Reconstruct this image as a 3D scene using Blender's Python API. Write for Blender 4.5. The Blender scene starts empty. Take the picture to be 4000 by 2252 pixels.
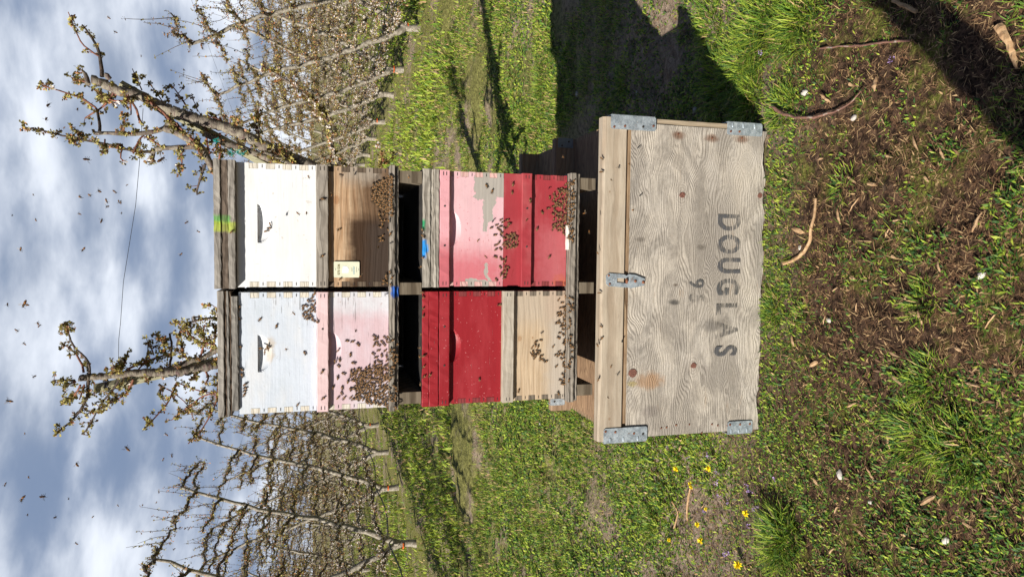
import bpy, math, random
import numpy as np
R_ = math.radians
rnd = random.Random(7)
rng = np.random.default_rng(11)
scene = bpy.context.scene

# ------------------------------------------------------------------ camera
CAM = np.array([0.13686, -2.50920, 1.72767])
CR = np.array([0.99855504, 0.05357968, -0.00412809])    # world direction towards the photo's top
CU = np.array([-0.01074384, 0.27431665, 0.9615794])     # world direction towards the photo's left
CF = np.array([-0.05265352, 0.96014561, -0.27449593])
FPX = 2761.7357
cd = bpy.data.cameras.new('camera'); cam = bpy.data.objects.new('camera', cd)
scene.collection.objects.link(cam)
from mathutils import Matrix, Vector, Euler
M = Matrix.Identity(4)
for i in range(3):
    M[i][0] = -CU[i]; M[i][1] = CR[i]; M[i][2] = -CF[i]; M[i][3] = CAM[i]
cam.matrix_world = M
cd.sensor_width = 36; cd.lens = FPX / 4000 * 36; cd.clip_end = 3000; cd.clip_start = 0.05
scene.camera = cam

# ------------------------------------------------------------------ sun, sky, exposure
SUN_AZ, SUN_EL = 45.0, 35.0        # the light travels right and away
sd = bpy.data.lights.new('sun', 'SUN'); sd.energy = 5.0; sd.angle = R_(0.5); sd.color = (1.0, 0.95, 0.87)
sun = bpy.data.objects.new('sun', sd); scene.collection.objects.link(sun)
ldir = Vector((math.sin(R_(SUN_AZ)) * math.cos(R_(SUN_EL)), math.cos(R_(SUN_AZ)) * math.cos(R_(SUN_EL)), -math.sin(R_(SUN_EL))))
sun.rotation_euler = ldir.to_track_quat('-Z', 'Y').to_euler()
scene.view_settings.view_transform = 'Standard'; scene.view_settings.look = 'None'
scene.view_settings.gamma = 1.0; scene.view_settings.exposure = 0.50
scene.view_settings.use_curve_mapping = False


class NT:
    """small node-tree writer"""
    def __init__(s, tree):
        s.t = tree
    def n(s, typ, ins=None, **props):
        nd = s.t.nodes.new(typ)
        for k, v in props.items():
            setattr(nd, k, v)
        for k, v in (ins or {}).items():
            s.put(nd.inputs[k], v)
        return nd
    def put(s, sock, v):
        if isinstance(v, bpy.types.NodeSocket):
            s.t.links.new(v, sock)
        else:
            if sock.type == 'RGBA' and hasattr(v, '__len__') and len(v) == 3:
                v = (*v, 1)
            sock.default_value = v
    def math(s, op, a, b=0.0, c=0.0, clamp=False):
        nd = s.n('ShaderNodeMath', {0: a, 1: b, 2: c}, operation=op); nd.use_clamp = clamp
        return nd.outputs[0]
    def mix(s, f, a, b, blend='MIX'):
        nd = s.n('ShaderNodeMix', data_type='RGBA', blend_type=blend)
        s.put(nd.inputs[0], f); s.put(nd.inputs[6], a); s.put(nd.inputs[7], b)
        return nd.outputs[2]
    def noise(s, vec, scale, detail=3, rough=0.55, dist=0.0):
        return s.n('ShaderNodeTexNoise', {'Vector': vec, 'Scale': scale, 'Detail': detail, 'Roughness': rough, 'Distortion': dist}).outputs[0]
    def mapv(s, vec, scale=(1, 1, 1), loc=(0, 0, 0), rot=(0, 0, 0)):
        return s.n('ShaderNodeMapping', {'Vector': vec, 'Scale': scale, 'Location': loc, 'Rotation': rot}).outputs[0]
    def step(s, v, a, b):
        """0 below a, 1 above b (a may exceed b)"""
        nd = s.n('ShaderNodeMapRange', {0: v, 1: a, 2: b, 3: 0.0, 4: 1.0}); nd.interpolation_type = 'SMOOTHSTEP'
        return nd.outputs[0]
    def bump(s, h, strength, dist=0.004, normal=None):
        ins = {'Height': h, 'Strength': strength, 'Distance': dist}
        if normal is not None: ins['Normal'] = normal
        return s.n('ShaderNodeBump', ins).outputs[0]


def newmat(name):
    m = bpy.data.materials.new(name); m.use_nodes = True
    t = m.node_tree; t.nodes.clear()
    N = NT(t)
    out = t.nodes.new('ShaderNodeOutputMaterial')
    p = t.nodes.new('ShaderNodeBsdfPrincipled'); t.links.new(p.outputs[0], out.inputs[0])
    return m, N, p, out


# world: clear-sky light with drifting cloud in front of it
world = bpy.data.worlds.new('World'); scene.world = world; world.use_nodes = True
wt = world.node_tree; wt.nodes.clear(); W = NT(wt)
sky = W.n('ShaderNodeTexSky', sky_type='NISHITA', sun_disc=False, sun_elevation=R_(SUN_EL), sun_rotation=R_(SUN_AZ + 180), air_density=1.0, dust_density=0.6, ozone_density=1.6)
gd = W.n('ShaderNodeTexCoord').outputs['Generated']
sx = W.n('ShaderNodeSeparateXYZ', {0: gd})
cv = W.mapv(gd, (2.6, 2.6, 7.0))
big = W.noise(W.mapv(cv, loc=(1.35, .4, 0.15)), .95, 4, .45, .1)
lump = W.noise(W.mapv(cv, loc=(4.2, 1.4, 2.0)), 3.6, 6, .5, .15)
dens = W.math('ADD', W.math('MULTIPLY', big, .68), W.math('MULTIPLY', lump, .32))
mask = W.step(dens, .36, .56)
# cloud bodies run from slate undersides to bright edges
lit = W.step(W.math('ADD', W.math('MULTIPLY', W.noise(W.mapv(cv, loc=(7.7, 3.1, 5.0)), 2.0, 6, .5, .2), .6), W.math('MULTIPLY', dens, .4)), .38, .60)
ccol = W.mix(lit, (4.2, 5.2, 7.1), (13.2, 14.0, 15.4))
# cloud bank low in front; unseen sky overhead and behind darkened to cut fill
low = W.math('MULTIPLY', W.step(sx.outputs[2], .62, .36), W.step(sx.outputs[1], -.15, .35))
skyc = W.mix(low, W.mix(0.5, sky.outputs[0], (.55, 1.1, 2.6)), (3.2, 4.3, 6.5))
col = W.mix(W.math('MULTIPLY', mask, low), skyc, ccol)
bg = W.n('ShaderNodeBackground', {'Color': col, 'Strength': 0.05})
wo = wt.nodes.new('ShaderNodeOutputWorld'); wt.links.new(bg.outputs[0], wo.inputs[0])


# ------------------------------------------------------------------ helpers
def at(x, y, Y):
    """the point of the vertical plane at depth Y that the photo pixel (x, y) shows"""
    d = CF * FPX + (1126 - y) * CR + (2000 - x) * CU
    return CAM + d * ((Y - CAM[1]) / d[1])

def on_ground(x, y, z=0.0):
    d = CF * FPX + (1126 - y) * CR + (2000 - x) * CU
    return CAM + d * ((z - CAM[2]) / d[2])

def tag(o, label=None, cat=None, group=None, kind=None):
    if label: o['label'] = label
    if cat: o['category'] = cat
    if group: o['group'] = group
    if kind: o['kind'] = kind
    return o

def empty(name, loc, rz=0.0):
    o = bpy.data.objects.new(name, None); scene.collection.objects.link(o)
    o.location = loc; o.rotation_euler = (0, 0, rz); o.empty_display_size = 0.1
    return o

def mesh_np(name, chunks, mats, smooth=False):
    """chunks: (verts Nx3, faces MxK, material index or array)"""
    V = []; lv = []; ls = []; mi = []; off = 0; pos = 0
    for v, f, m in chunks:
        v = np.asarray(v, dtype=np.float32).reshape(-1, 3); f = np.asarray(f, dtype=np.int32)
        if len(f) == 0: continue
        V.append(v); k = f.shape[1]; n = f.shape[0]
        lv.append((f + off).ravel()); ls.append(pos + np.arange(n) * k)
        mi.append(np.full(n, m, dtype=np.int32) if np.isscalar(m) else np.asarray(m, dtype=np.int32))
        pos += n * k; off += len(v)
    me = bpy.data.meshes.new(name)
    V = np.concatenate(V); lv = np.concatenate(lv).astype(np.int32); ls = np.concatenate(ls).astype(np.int32); mi = np.concatenate(mi)
    me.vertices.add(len(V)); me.vertices.foreach_set('co', V.ravel())
    me.loops.add(len(lv)); me.loops.foreach_set('vertex_index', lv)
    me.polygons.add(len(ls)); me.polygons.foreach_set('loop_start', ls)
    me.polygons.foreach_set('material_index', mi)
    me.polygons.foreach_set('use_smooth', np.full(len(ls), bool(smooth)))
    for m in mats: me.materials.append(m)
    me.update(calc_edges=True); me.validate()
    return me

def link(name, me, parent=None, loc=None):
    o = bpy.data.objects.new(name, me); scene.collection.objects.link(o)
    if parent: o.parent = parent
    if loc is not None: o.location = loc
    return o

class G:
    def __init__(s): s.c = []
    def add(s, v, f, m=0):
        s.c.append((v, f, m)); return s
    def box(s, x0, x1, y0, y1, z0, z1, m=0, skip=()):
        v = [(x0,y0,z0),(x1,y0,z0),(x1,y1,z0),(x0,y1,z0),(x0,y0,z1),(x1,y0,z1),(x1,y1,z1),(x0,y1,z1)]
        fs = {'b': (0,3,2,1), 't': (4,5,6,7), 'f': (0,1,5,4), 'k': (2,3,7,6), 'l': (3,0,4,7), 'r': (1,2,6,5)}
        return s.add(v, [f for k, f in fs.items() if k not in skip], m)
    def cbox(s, x0, x1, y0, y1, z0, z1, c=0.003, m=0, jit=0.0, nx=1):
        """board running along x with chamfered, slightly worn long edges"""
        xs = np.linspace(x0, x1, nx + 1)
        prof = np.array([(y0+c,z0),(y1-c,z0),(y1,z0+c),(y1,z1-c),(y1-c,z1),(y0+c,z1),(y0,z1-c),(y0,z0+c)])
        v = []
        for i, x in enumerate(xs):
            j = (rng.random((8, 2)) - .5) * 2 * jit
            for (py, pz), q in zip(prof, j): v.append((x, py + q[0], pz + q[1]))
        f = []
        for i in range(nx):
            for k in range(8):
                a = i*8+k; b = i*8+(k+1) % 8
                f.append((a, b, b+8, a+8))
        s.add(v, [tuple(reversed(q)) for q in f], m)
        v = np.array(v)
        s.add(v[:8], [(0,1,2,7),(7,2,3,6),(6,3,4,5)], m); s.add(v[-8:], [(7,2,1,0),(6,3,2,7),(5,4,3,6)], m)
        return s
    def tube(s, pts, rad, sides=6, m=0, cap=True, wob=0.0):
        P = np.asarray(pts, float); n = len(P)
        r = np.broadcast_to(np.asarray(rad, float), (n,)) if np.ndim(rad) else np.full(n, rad)
        T = np.gradient(P, axis=0); T /= np.linalg.norm(T, axis=1)[:, None] + 1e-9
        ref = np.array([0.31, 0.2, 0.93]) if abs(T[0][2]) < .9 else np.array([1., 0.1, 0])
        A = np.cross(T, ref); A /= np.linalg.norm(A, axis=1)[:, None] + 1e-9; B = np.cross(T, A)
        a = np.arange(sides) * 2 * np.pi / sides
        rr = r[:, None] * (1 + (rng.random((n, sides)) - .5) * wob)
        V = P[:, None] + (A[:, None] * np.cos(a)[None, :, None] + B[:, None] * np.sin(a)[None, :, None]) * rr[..., None]
        i = np.arange(n-1)[:, None] * sides; k = np.arange(sides)[None]; k2 = (k+1) % sides
        F = np.stack([i+k, i+sides+k, i+sides+k2, i+k2], -1).reshape(-1, 4)
        s.add(V.reshape(-1, 3), F, m)
        if cap:
            s.add(np.vstack([V[-1], P[-1]]), [(q, sides, (q+1) % sides)[::-1] for q in range(sides)], m)
            s.add(np.vstack([V[0], P[0]]), [(q, sides, (q+1) % sides) for q in range(sides)], m)
        return s
    def ell(s, c, r, m=0, nu=8, nv=5, rot=None, noise=0.0):
        th = np.linspace(0, np.pi, nv+1); ph = np.arange(nu)*2*np.pi/nu
        V = np.array([[math.sin(t)*math.cos(p), math.sin(t)*math.sin(p), math.cos(t)] for t in th for p in ph])
        V = V * (1 + (rng.random(len(V))[:, None] - .5) * noise) * np.asarray(r)
        if rot is not None: V = V @ np.array(Euler(rot).to_matrix()).T
        V = V + np.asarray(c)
        F = [(i*nu+k, (i+1)*nu+k, (i+1)*nu+(k+1) % nu, i*nu+(k+1) % nu) for i in range(nv) for k in range(nu)]
        return s.add(V, F, m)
    def plate(s, poly, y, th, m=0):
        """outline in (x, z) facing -y, front face at y"""
        n = len(poly)
        v = [(a, y, b) for a, b in poly] + [(a, y+th, b) for a, b in poly]
        c = np.mean(np.array(poly), axis=0); v.append((c[0], y, c[1]))
        s.add(v, [(i, (i+1) % n, 2*n) for i in range(n)], m)
        s.add(v, [(i, i+n, (i+1) % n + n, (i+1) % n) for i in range(n)], m)
        return s
    def mesh(s, name, mats, smooth=False):
        return mesh_np(name, s.c, mats if isinstance(mats, (list, tuple)) else [mats], smooth)
    def build(s, name, mats, parent=None, smooth=False, loc=None):
        return link(name, s.mesh(name, mats, smooth), parent, loc)

def rrect(x0, x1, z0, z1, r, n=3):
    out = []
    for cx, cz, a0 in ((x1-r, z0+r, -90), (x1-r, z1-r, 0), (x0+r, z1-r, 90), (x0+r, z0+r, 180)):
        for k in range(n+1):
            a = R_(a0 + 90*k/n); out.append((cx + r*math.cos(a), cz + r*math.sin(a)))
    return out

def disc(cx, cz, r, n=10): return [(cx + r*math.cos(2*math.pi*k/n), cz + r*math.sin(2*math.pi*k/n)) for k in range(n)]

def text_part(s, size, cx, cz, y, mat, parent, name='lettering', flip=False, bold=0.0, sx=1.0, ext=0.0002, tilt=0.0, cond=1.0):
    cu = bpy.data.curves.new(name, 'FONT'); cu.body = s; cu.size = size; cu.align_x = 'CENTER'; cu.align_y = 'CENTER'
    cu.extrude = ext; cu.offset = bold; cu.space_character = cond
    o = bpy.data.objects.new('tmp', cu); scene.collection.objects.link(o)
    dg = bpy.context.evaluated_depsgraph_get(); me = bpy.data.meshes.new_from_object(o.evaluated_get(dg))
    bpy.data.objects.remove(o); bpy.data.curves.remove(cu)
    T = Matrix.Translation((cx, y, cz)) @ Matrix.Rotation((math.pi if flip else 0) + tilt, 4, 'Y') @ Matrix.Rotation(math.pi/2, 4, 'X') @ Matrix.Diagonal((sx, 1, 1, 1))
    me.transform(T); me.materials.clear(); me.materials.append(mat); me.name = name
    return link(name, me, parent)

# value noise on numpy arrays
def vnoise(x, y, seed=0):
    x = np.asarray(x, float); y = np.asarray(y, float)
    xi = np.floor(x).astype(np.int64); yi = np.floor(y).astype(np.int64); fx = x-xi; fy = y-yi
    fx = fx*fx*(3-2*fx); fy = fy*fy*(3-2*fy)
    def h(a, b):
        v = np.sin(a*127.1 + b*311.7 + seed*74.7) * 43758.5453
        return v - np.floor(v)
    return (h(xi, yi)*(1-fx) + h(xi+1, yi)*fx)*(1-fy) + (h(xi, yi+1)*(1-fx) + h(xi+1, yi+1)*fx)*fy
def fbm(x, y, seed=0, o=4):
    s = 0; a = .5; t = 0
    for k in range(o):
        s = s + a*vnoise(x*2**k + 17.3*k, y*2**k + 9.1*k, seed+k); t += a; a *= .5
    return s/t

# ------------------------------------------------------------------ materials
def spot_mask(N, co, x0, x1, z0, z1, soft=0.01, amp=0.02, sc=40):
    q = N.n('ShaderNodeSeparateXYZ', {0: co})
    w = N.math('MULTIPLY', N.math('SUBTRACT', N.noise(co, sc, 4, .6), .5), amp)
    x = N.math('ADD', q.outputs[0], w); z = N.math('ADD', q.outputs[2], w)
    m = N.math('MULTIPLY', N.step(x, x0-soft, x0+soft), N.step(x, x1+soft, x1-soft))
    m = N.math('MULTIPLY', m, N.step(q.outputs[1], .016, .010))
    return N.math('MULTIPLY', m, N.math('MULTIPLY', N.step(z, z0-soft, z0+soft), N.step(z, z1+soft, z1-soft)))

def wood(name, light, dark, ring=0.35, rings=26, streak=0.6, bump=0.5, spots=(), axis='X', seed=0.0, rough=0.85, patch=None, patch_amt=0.5, scale=1.0, knots=(), fs=1.0):
    m, N, p, out = newmat(name)
    co = N.n('ShaderNodeTexCoord').outputs['Object']
    g = co
    if axis == 'Y': g = N.mapv(co, rot=(0, 0, R_(90)))
    if axis == 'Z': g = N.mapv(co, rot=(0, R_(90), 0))
    g = N.mapv(g, (scale,)*3, (seed, seed*1.7, seed*.3))
    # grain flows round knots
    wob = N.noise(N.mapv(g, (3, 9, 9)), 1.3, 2, .5)
    st = N.noise(N.mapv(g, (5, 110*fs, 110*fs)), 1.0, 6, .7, .3)
    fine = N.noise(N.mapv(g, (14, 330*fs, 330*fs)), 1.0, 3, .6)
    q = N.n('ShaderNodeSeparateXYZ', {0: g})
    ph = N.math('ADD', N.math('MULTIPLY', wob, rings), N.math('MULTIPLY', N.math('ADD', q.outputs[2], q.outputs[1]), 260.0*fs))
    rg = N.step(N.math('SINE', ph), -.1, 1.0)
    c = N.mix(N.step(st, .32, .68), dark, light)
    c = N.mix(1 - streak, c, light)
    c = N.mix(N.math('MULTIPLY', rg, ring), c, dark)
    c = N.mix(N.math('MULTIPLY', N.step(fine, .62, .75), .45), c, tuple(k*.45 for k in dark))
    if patch:
        c = N.mix(N.math('MULTIPLY', N.step(N.noise(N.mapv(g, (3, 7, 7)), 1.8, 4, .65), .42, .62), patch_amt), c, patch)
    c = N.mix(.5, c, N.mix(N.noise(co, 9, 4, .6), (.55,)*3, (1.35, 1.3, 1.2)), 'MULTIPLY')
    for (kx, kz, kr) in knots:
        d = N.n('ShaderNodeVectorMath', {0: N.mapv(co, (1, 0, 1.35)), 1: (kx, 0, kz*1.35)}, operation='DISTANCE').outputs['Value']
        rr = N.step(N.math('SINE', N.math('ADD', N.math('MULTIPLY', d, 900), N.math('MULTIPLY', wob, 20))), 0, 1)
        c = N.mix(N.math('MULTIPLY', N.step(d, kr*2.0, kr*.9), N.math('MULTIPLY', rr, .6)), c, dark)
        c = N.mix(N.math('MULTIPLY', N.step(d, kr, kr*.7), .5), c, (dark[0]*.8, dark[1]*.6, dark[2]*.45))
    for sp in spots:
        mk = spot_mask(N, co, *sp[1:5], **(sp[5] if len(sp) > 5 else {}))
        amt = sp[6] if len(sp) > 6 else .9
        c = N.mix(N.math('MULTIPLY', mk, N.math('MULTIPLY', amt, N.step(st, .05, .42))), c, sp[0])
    N.put(p.inputs['Base Color'], c); p.inputs['Roughness'].default_value = rough
    p.inputs['Specular IOR Level'].default_value = .25
    h = N.math('ADD', N.math('MULTIPLY', st, .7), N.math('SUBTRACT', N.math('MULTIPLY', fine, .5), N.math('MULTIPLY', rg, ring)))
    N.put(p.inputs['Normal'], N.bump(h, bump, .003))
    return m

def paint(name, color, color2=None, chips=.72, wcol=(.42, .38, .33), crack=.35, seed=0., spots=(), rough=.55, spatter=None, var=.12, bump=.35, wear=()):
    m, N, p, out = newmat(name)
    co = N.n('ShaderNodeTexCoord').outputs['Object']; g = N.mapv(co, (1, 1, 1), (seed, seed*1.3, seed*.7))
    st = N.noise(N.mapv(g, (5, 120, 120)), 1.0, 6, .7, .3)
    fine = N.noise(N.mapv(g, (6, 260, 260)), 1.0, 3, .6, .2)
    c = N.mix(N.noise(g, 7, 4, .6), tuple(k*(1-var) for k in color), tuple(min(1, k*(1+var)) for k in color))
    if color2: c = N.mix(N.step(N.noise(N.mapv(g, (2, 5, 5)), 2.2, 3, .6), .45, .65), c, color2)
    for sp in spots:
        mk = spot_mask(N, co, *sp[1:5], **(sp[5] if len(sp) > 5 else {}))
        c = N.mix(N.math('MULTIPLY', mk, sp[6] if len(sp) > 6 else .9), c, sp[0])
    c = N.mix(1.0, c, N.mix(st, (.84,)*3, (1.10,)*3), 'MULTIPLY')
    c = N.mix(N.math('MULTIPLY', N.step(N.noise(N.mapv(g, (2, 4, 4)), 2.6, 6, .75), .48, .72), .35), c, (color[0]*.78, color[1]*.78+.01, color[2]*.75+.01))
    if spatter:
        c = N.mix(N.step(N.noise(g, 150, 2, .5), .70, .74), c, spatter)
    wc = N.mix(st, tuple(k*.5 for k in wcol), tuple(min(1, k*1.25) for k in wcol))
    chip = N.math('MULTIPLY', N.step(N.noise(N.mapv(g, (14, 30, 30)), 1.6, 6, .7), chips, chips+.02), N.step(N.noise(g, 5, 2), .4, .5))
    bare = chip
    for sp in wear:
        mk = spot_mask(N, co, *sp)
        bare = N.math('MAXIMUM', bare, N.step(mk, .45, .5))
    c = N.mix(bare, c, wc)
    cr = N.math('MULTIPLY', N.step(fine, .66, .70), N.step(N.noise(N.mapv(g, (3, 12, 12)), 2.0, 3), .45, .6))
    c = N.mix(N.math('MULTIPLY', cr, crack), c, tuple(k*.35 for k in wcol))
    # dirt and bee spotting
    dirt = N.math('MULTIPLY', N.step(N.noise(g, 45, 3, .6), .66, .72), .4)
    c = N.mix(dirt, c, (color[0]*.6, color[1]*.5, color[2]*.38))
    N.put(p.inputs['Base Color'], c); p.inputs['Roughness'].default_value = rough
    p.inputs['Specular IOR Level'].default_value = .3
    h = N.math('SUBTRACT', N.math('ADD', N.math('MULTIPLY', st, .45), N.math('MULTIPLY', N.noise(g, 60, 3), .3)), N.math('ADD', N.math('MULTIPLY', bare, .5), N.math('MULTIPLY', cr, .6)))
    N.put(p.inputs['Normal'], N.bump(h, bump, .0022))
    return m

def plain(name, c1, c2=None, scale=30, rough=.8, metal=0., bump=.2, coord='Object', spec=.3, detail=4, bscale=None):
    m, N, p, out = newmat(name)
    co = N.n('ShaderNodeTexCoord').outputs[coord]
    f = N.noise(co, scale, detail, .6)
    N.put(p.inputs['Base Color'], N.mix(N.step(f, .35, .65), c1, c2 or tuple(k*.7 for k in c1)))
    p.inputs['Roughness'].default_value = rough; p.inputs['Metallic'].default_value = metal
    p.inputs['Specular IOR Level'].default_value = spec
    if bump: N.put(p.inputs['Normal'], N.bump(N.noise(co, bscale or scale*2, 4, .6), bump, .003))
    return m

def leafmat(name, c, trans=.25, rough=.55, var=.25, scale=14):
    m, N, p, out = newmat(name)
    geo = N.n('ShaderNodeNewGeometry')
    r = geo.outputs['Random Per Island']
    co = geo.outputs['Position']
    c1 = N.mix(r, tuple(k*(1-var) for k in c), tuple(min(1, k*(1+var)) for k in c))
    c1 = N.mix(N.math('MULTIPLY', N.noise(co, scale*.12, 2), .5), c1, (c[0]*1.35, c[1]*1.1, c[2]*.9))
    N.put(p.inputs['Base Color'], c1); p.inputs['Roughness'].default_value = rough; p.inputs['Specular IOR Level'].default_value = .3
    tr = N.n('ShaderNodeBsdfTranslucent', {'Color': c1})
    mx = N.n('ShaderNodeMixShader', {0: trans, 1: p.outputs[0], 2: tr.outputs[0]})
    N.t.links.new(mx.outputs[0], out.inputs[0])
    return m

grey_wood = wood('grey_wood', (.42, .39, .35), (.13, .12, .11), ring=.45, bump=.9, seed=1.1)
grey_wood2 = wood('grey_wood_dark', (.33, .31, .28), (.08, .075, .07), ring=.5, bump=1.0, seed=4.2)
ply_dark = wood('plywood_core', (.17, .12, .085), (.05, .035, .025), ring=.5, bump=.9, seed=2.2)
end_grain = wood('end_grain', (.30, .24, .17), (.10, .075, .05), ring=.7, rings=60, bump=.8, seed=5.0, scale=1.4, streak=.5, axis='Z')
metal, N, p, out = newmat('galvanised_steel'); co = N.n('ShaderNodeTexCoord').outputs['Object']
a_ = N.noise(co, 55, 5, .7); b_ = N.noise(co, 240, 3, .6); r_ = N.noise(co, 26, 5, .75)
c = N.mix(N.step(a_, .35, .65), (.30, .35, .39), (.50, .56, .60)); c = N.mix(N.step(b_, .60, .68), c, (.74, .77, .78))
c = N.mix(N.math('MULTIPLY', N.step(r_, .60, .70), .8), c, (.26, .13, .07)); N.put(p.inputs['Base Color'], c)
p.inputs['Metallic'].default_value = .5; N.put(p.inputs['Roughness'], N.math('ADD', .35, N.math('MULTIPLY', a_, .4))); N.put(p.inputs['Normal'], N.bump(N.noise(co, 35, 3), .5, .004))
metal_dull = plain('dull_steel', (.25, .29, .33), (.19, .22, .25), 50, rough=.5, metal=.5, bump=.15)
rust = plain('rusty_iron', (.30, .12, .06), (.16, .06, .035), 90, rough=.8, metal=.2)
iron = plain('dark_iron', (.09, .08, .075), (.05, .045, .04), 90, rough=.6, metal=.4)
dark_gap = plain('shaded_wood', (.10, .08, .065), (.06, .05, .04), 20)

# ------------------------------------------------------------------ ground
PIT = lambda x, y: 0
def ground_h(x, y):
    x = np.asarray(x, float); y = np.asarray(y, float)
    d = np.hypot(x, y + 2.5)
    h = (fbm(x*1.3, y*1.3, 3) - .5)*.09 + (fbm(x*8, y*8, 9, 3) - .5)*.055
    h = h + (fbm(x*30, y*30, 21, 2) - .5)*.022
    h = h + np.clip((y-3)/6, 0, 1)*(fbm(x*.35, y*1.6, 31) - .5)*.12
    ed = np.maximum(np.maximum(-.64 - x, x - .70), np.maximum(-.13 - y, y - 1.16))
    k = np.clip((ed+.02)/.18, 0, 1)
    return h*k - .008*(1-k)

gx = np.concatenate([-np.geomspace(400, 4.6, 40), np.linspace(-4.5, 4.5, 330), np.geomspace(4.6, 400, 40)])
gy = np.concatenate([-np.geomspace(60, 3.2, 12), np.linspace(-3.1, 7.0, 370), np.geomspace(7.05, 900, 170)])
X, Y = np.meshgrid(gx, gy); Z = ground_h(X, Y)
nx, ny = len(gx), len(gy)
i = np.arange(ny-1)[:, None]*nx; j = np.arange(nx-1)[None]
F = np.stack([i+j, i+j+1, i+nx+j+1, i+nx+j], -1).reshape(-1, 4)
m, N, p, out = newmat('soil')
co = N.n('ShaderNodeNewGeometry').outputs['Position']
sp = N.n('ShaderNodeSeparateXYZ', {0: co})
nb = N.noise(co, 2.2, 6, .65); nf = N.noise(co, 38, 6, .7); nm = N.noise(co, 9, 5, .65)
dry = N.mix(N.step(nf, .25, .75), (.14, .10, .07), (.44, .34, .255))
mulch = N.mix(N.step(nf, .38, .72), (.022, .013, .009), (.17, .10, .062))
# darker leaf mould in front of the bin, dry earth further back
front = N.step(N.math('ADD', sp.outputs[1], N.math('MULTIPLY', nb, 1.2)), .95, .2)
c = N.mix(front, dry, mulch)
moss = N.mix(N.step(nf, .3, .7), (.07, .065, .02), (.30, .29, .09))
c = N.mix(N.math('MULTIPLY', N.step(N.noise(co, 1.1, 6, .7), .38, .52), N.step(sp.outputs[1], .9, 3.0)), c, moss)
c = N.mix(N.math('MULTIPLY', N.step(N.noise(co, 3.1, 7, .75), .50, .60), N.math('MULTIPLY', front, .75)), c, N.mix(N.step(N.noise(co, 70, 4, .7), .4, .6), (.06, .05, .015), (.20, .22, .04)))
c = N.mix(N.step(nm, .62, .72), c, (.13, .09, .06))
N.put(p.inputs['Base Color'], c); p.inputs['Roughness'].default_value = .95; p.inputs['Specular IOR Level'].default_value = .1
N.put(p.inputs['Normal'], N.bump(N.math('ADD', nf, N.math('MULTIPLY', N.noise(co, 110, 4, .7), .5)), .9, .02))
soil = m
g_ = link('ground', mesh_np('ground', [(np.stack([X, Y, Z], -1).reshape(-1, 3), F, 0)], [soil], smooth=True)); tag(g_, kind='structure')

# ------------------------------------------------------------------ blades
def blades(P, az, L, Wd, lean, bend, prof=(1.0, .8), fold=0.0):
    """each blade: 5 vertices, one quad and one triangle"""
    n = len(P); az = np.asarray(az); d = np.stack([np.cos(az), np.sin(az), np.zeros(n)], 1)
    s = np.stack([-np.sin(az), np.cos(az), np.zeros(n)], 1); up = np.array([0, 0, 1.])
    L = np.broadcast_to(L, n); Wd = np.broadcast_to(Wd, n); lean = np.broadcast_to(lean, n); bend = np.broadcast_to(bend, n)
    a1 = lean; a2 = lean + bend
    mid = P + (d*np.sin(a1)[:, None] + up*np.cos(a1)[:, None])*(L*.5)[:, None]
    tip = mid + (d*np.sin(a2)[:, None] + up*np.cos(a2)[:, None])*(L*.5)[:, None]
    w0 = (Wd*prof[0]*.5)[:, None]; w1 = (Wd*prof[1]*.5)[:, None]
    V = np.stack([P-s*w0, P+s*w0, mid-s*w1, mid+s*w1, tip], 1).reshape(-1, 3)
    b = (np.arange(n)*5)[:, None]
    return V, b + np.array([[0, 1, 3, 2]]), b + np.array([[2, 3, 4]])

g_bright = leafmat('grass_bright', (.29, .40, .045)); g_mid = leafmat('grass_mid', (.12, .235, .028))
g_dark = leafmat('grass_dark', (.035, .095, .018)); g_lime = leafmat('weed_lime', (.37, .46, .06))
g_straw = leafmat('dry_straw', (.47, .33, .17), trans=.1); g_brown = leafmat('dead_brown', (.15, .085, .045), trans=.05)
g_blue = leafmat('grass_bluegreen', (.06, .14, .045))
VEG = [g_bright, g_mid, g_dark, g_lime, g_straw, g_brown, g_blue]

def polar(n, dmin, dmax, half, power=1.0):
    """points on the ground round the camera, thinning out with distance"""
    u = rng.random(n)
    d = dmin*(dmax/dmin)**u if power == 1.0 else (dmin**(1-power) + u*(dmax**(1-power)-dmin**(1-power)))**(1/(1-power))
    a = (rng.random(n)*2-1)*R_(half) + R_(-3.1)
    return CAM[0] + np.sin(a)*d, CAM[1] + np.cos(a)*d, d

def off_bin(x, y, pad=0.0):
    return ~((x > -.585-pad) & (x < .65+pad) & (y > -.085-pad) & (y < 1.06+pad))

def veg(name, n, dmin, dmax, dens, Lr, Wr, lean, bend, prof, mp, label, cat, minp=.0, half=29):
    x, y, d = polar(n, dmin, dmax, half)
    keep = (rng.random(n) < dens(x, y)) & off_bin(x, y)
    x, y, d = x[keep], y[keep], d[keep]; n = len(x)
    z = ground_h(x, y)
    P = np.stack([x, y, z - .002], 1); az = rng.random(n)*2*np.pi
    k = np.clip(d/3.0, .85, 4.0)
    L = (Lr[0] + rng.random(n)**1.5*(Lr[1]-Lr[0]))*k**.55; Wd = (Wr[0] + rng.random(n)*(Wr[1]-Wr[0]))*k
    L = L*(.55+.9*fbm(x*2.6, y*2.6, 91, 3)) if lean[1] < 89 else L
    ln = R_(lean[0]) + rng.random(n)*R_(lean[1]-lean[0]); bn = R_(bend[0]) + rng.random(n)*R_(bend[1]-bend[0])
    V, q, t = blades(P, az, L, Wd, ln, bn, prof)
    r = rng.random(n); cs = np.cumsum(np.array(mp)/sum(mp)); mi = np.searchsorted(cs, r)
    mi = np.minimum(mi, len(mp)-1)
    me = mesh_np(name, [(V, q, mi), (V, t, mi)], VEG)
    o = link(name, me); tag(o, label, cat, kind='stuff'); return o

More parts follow.
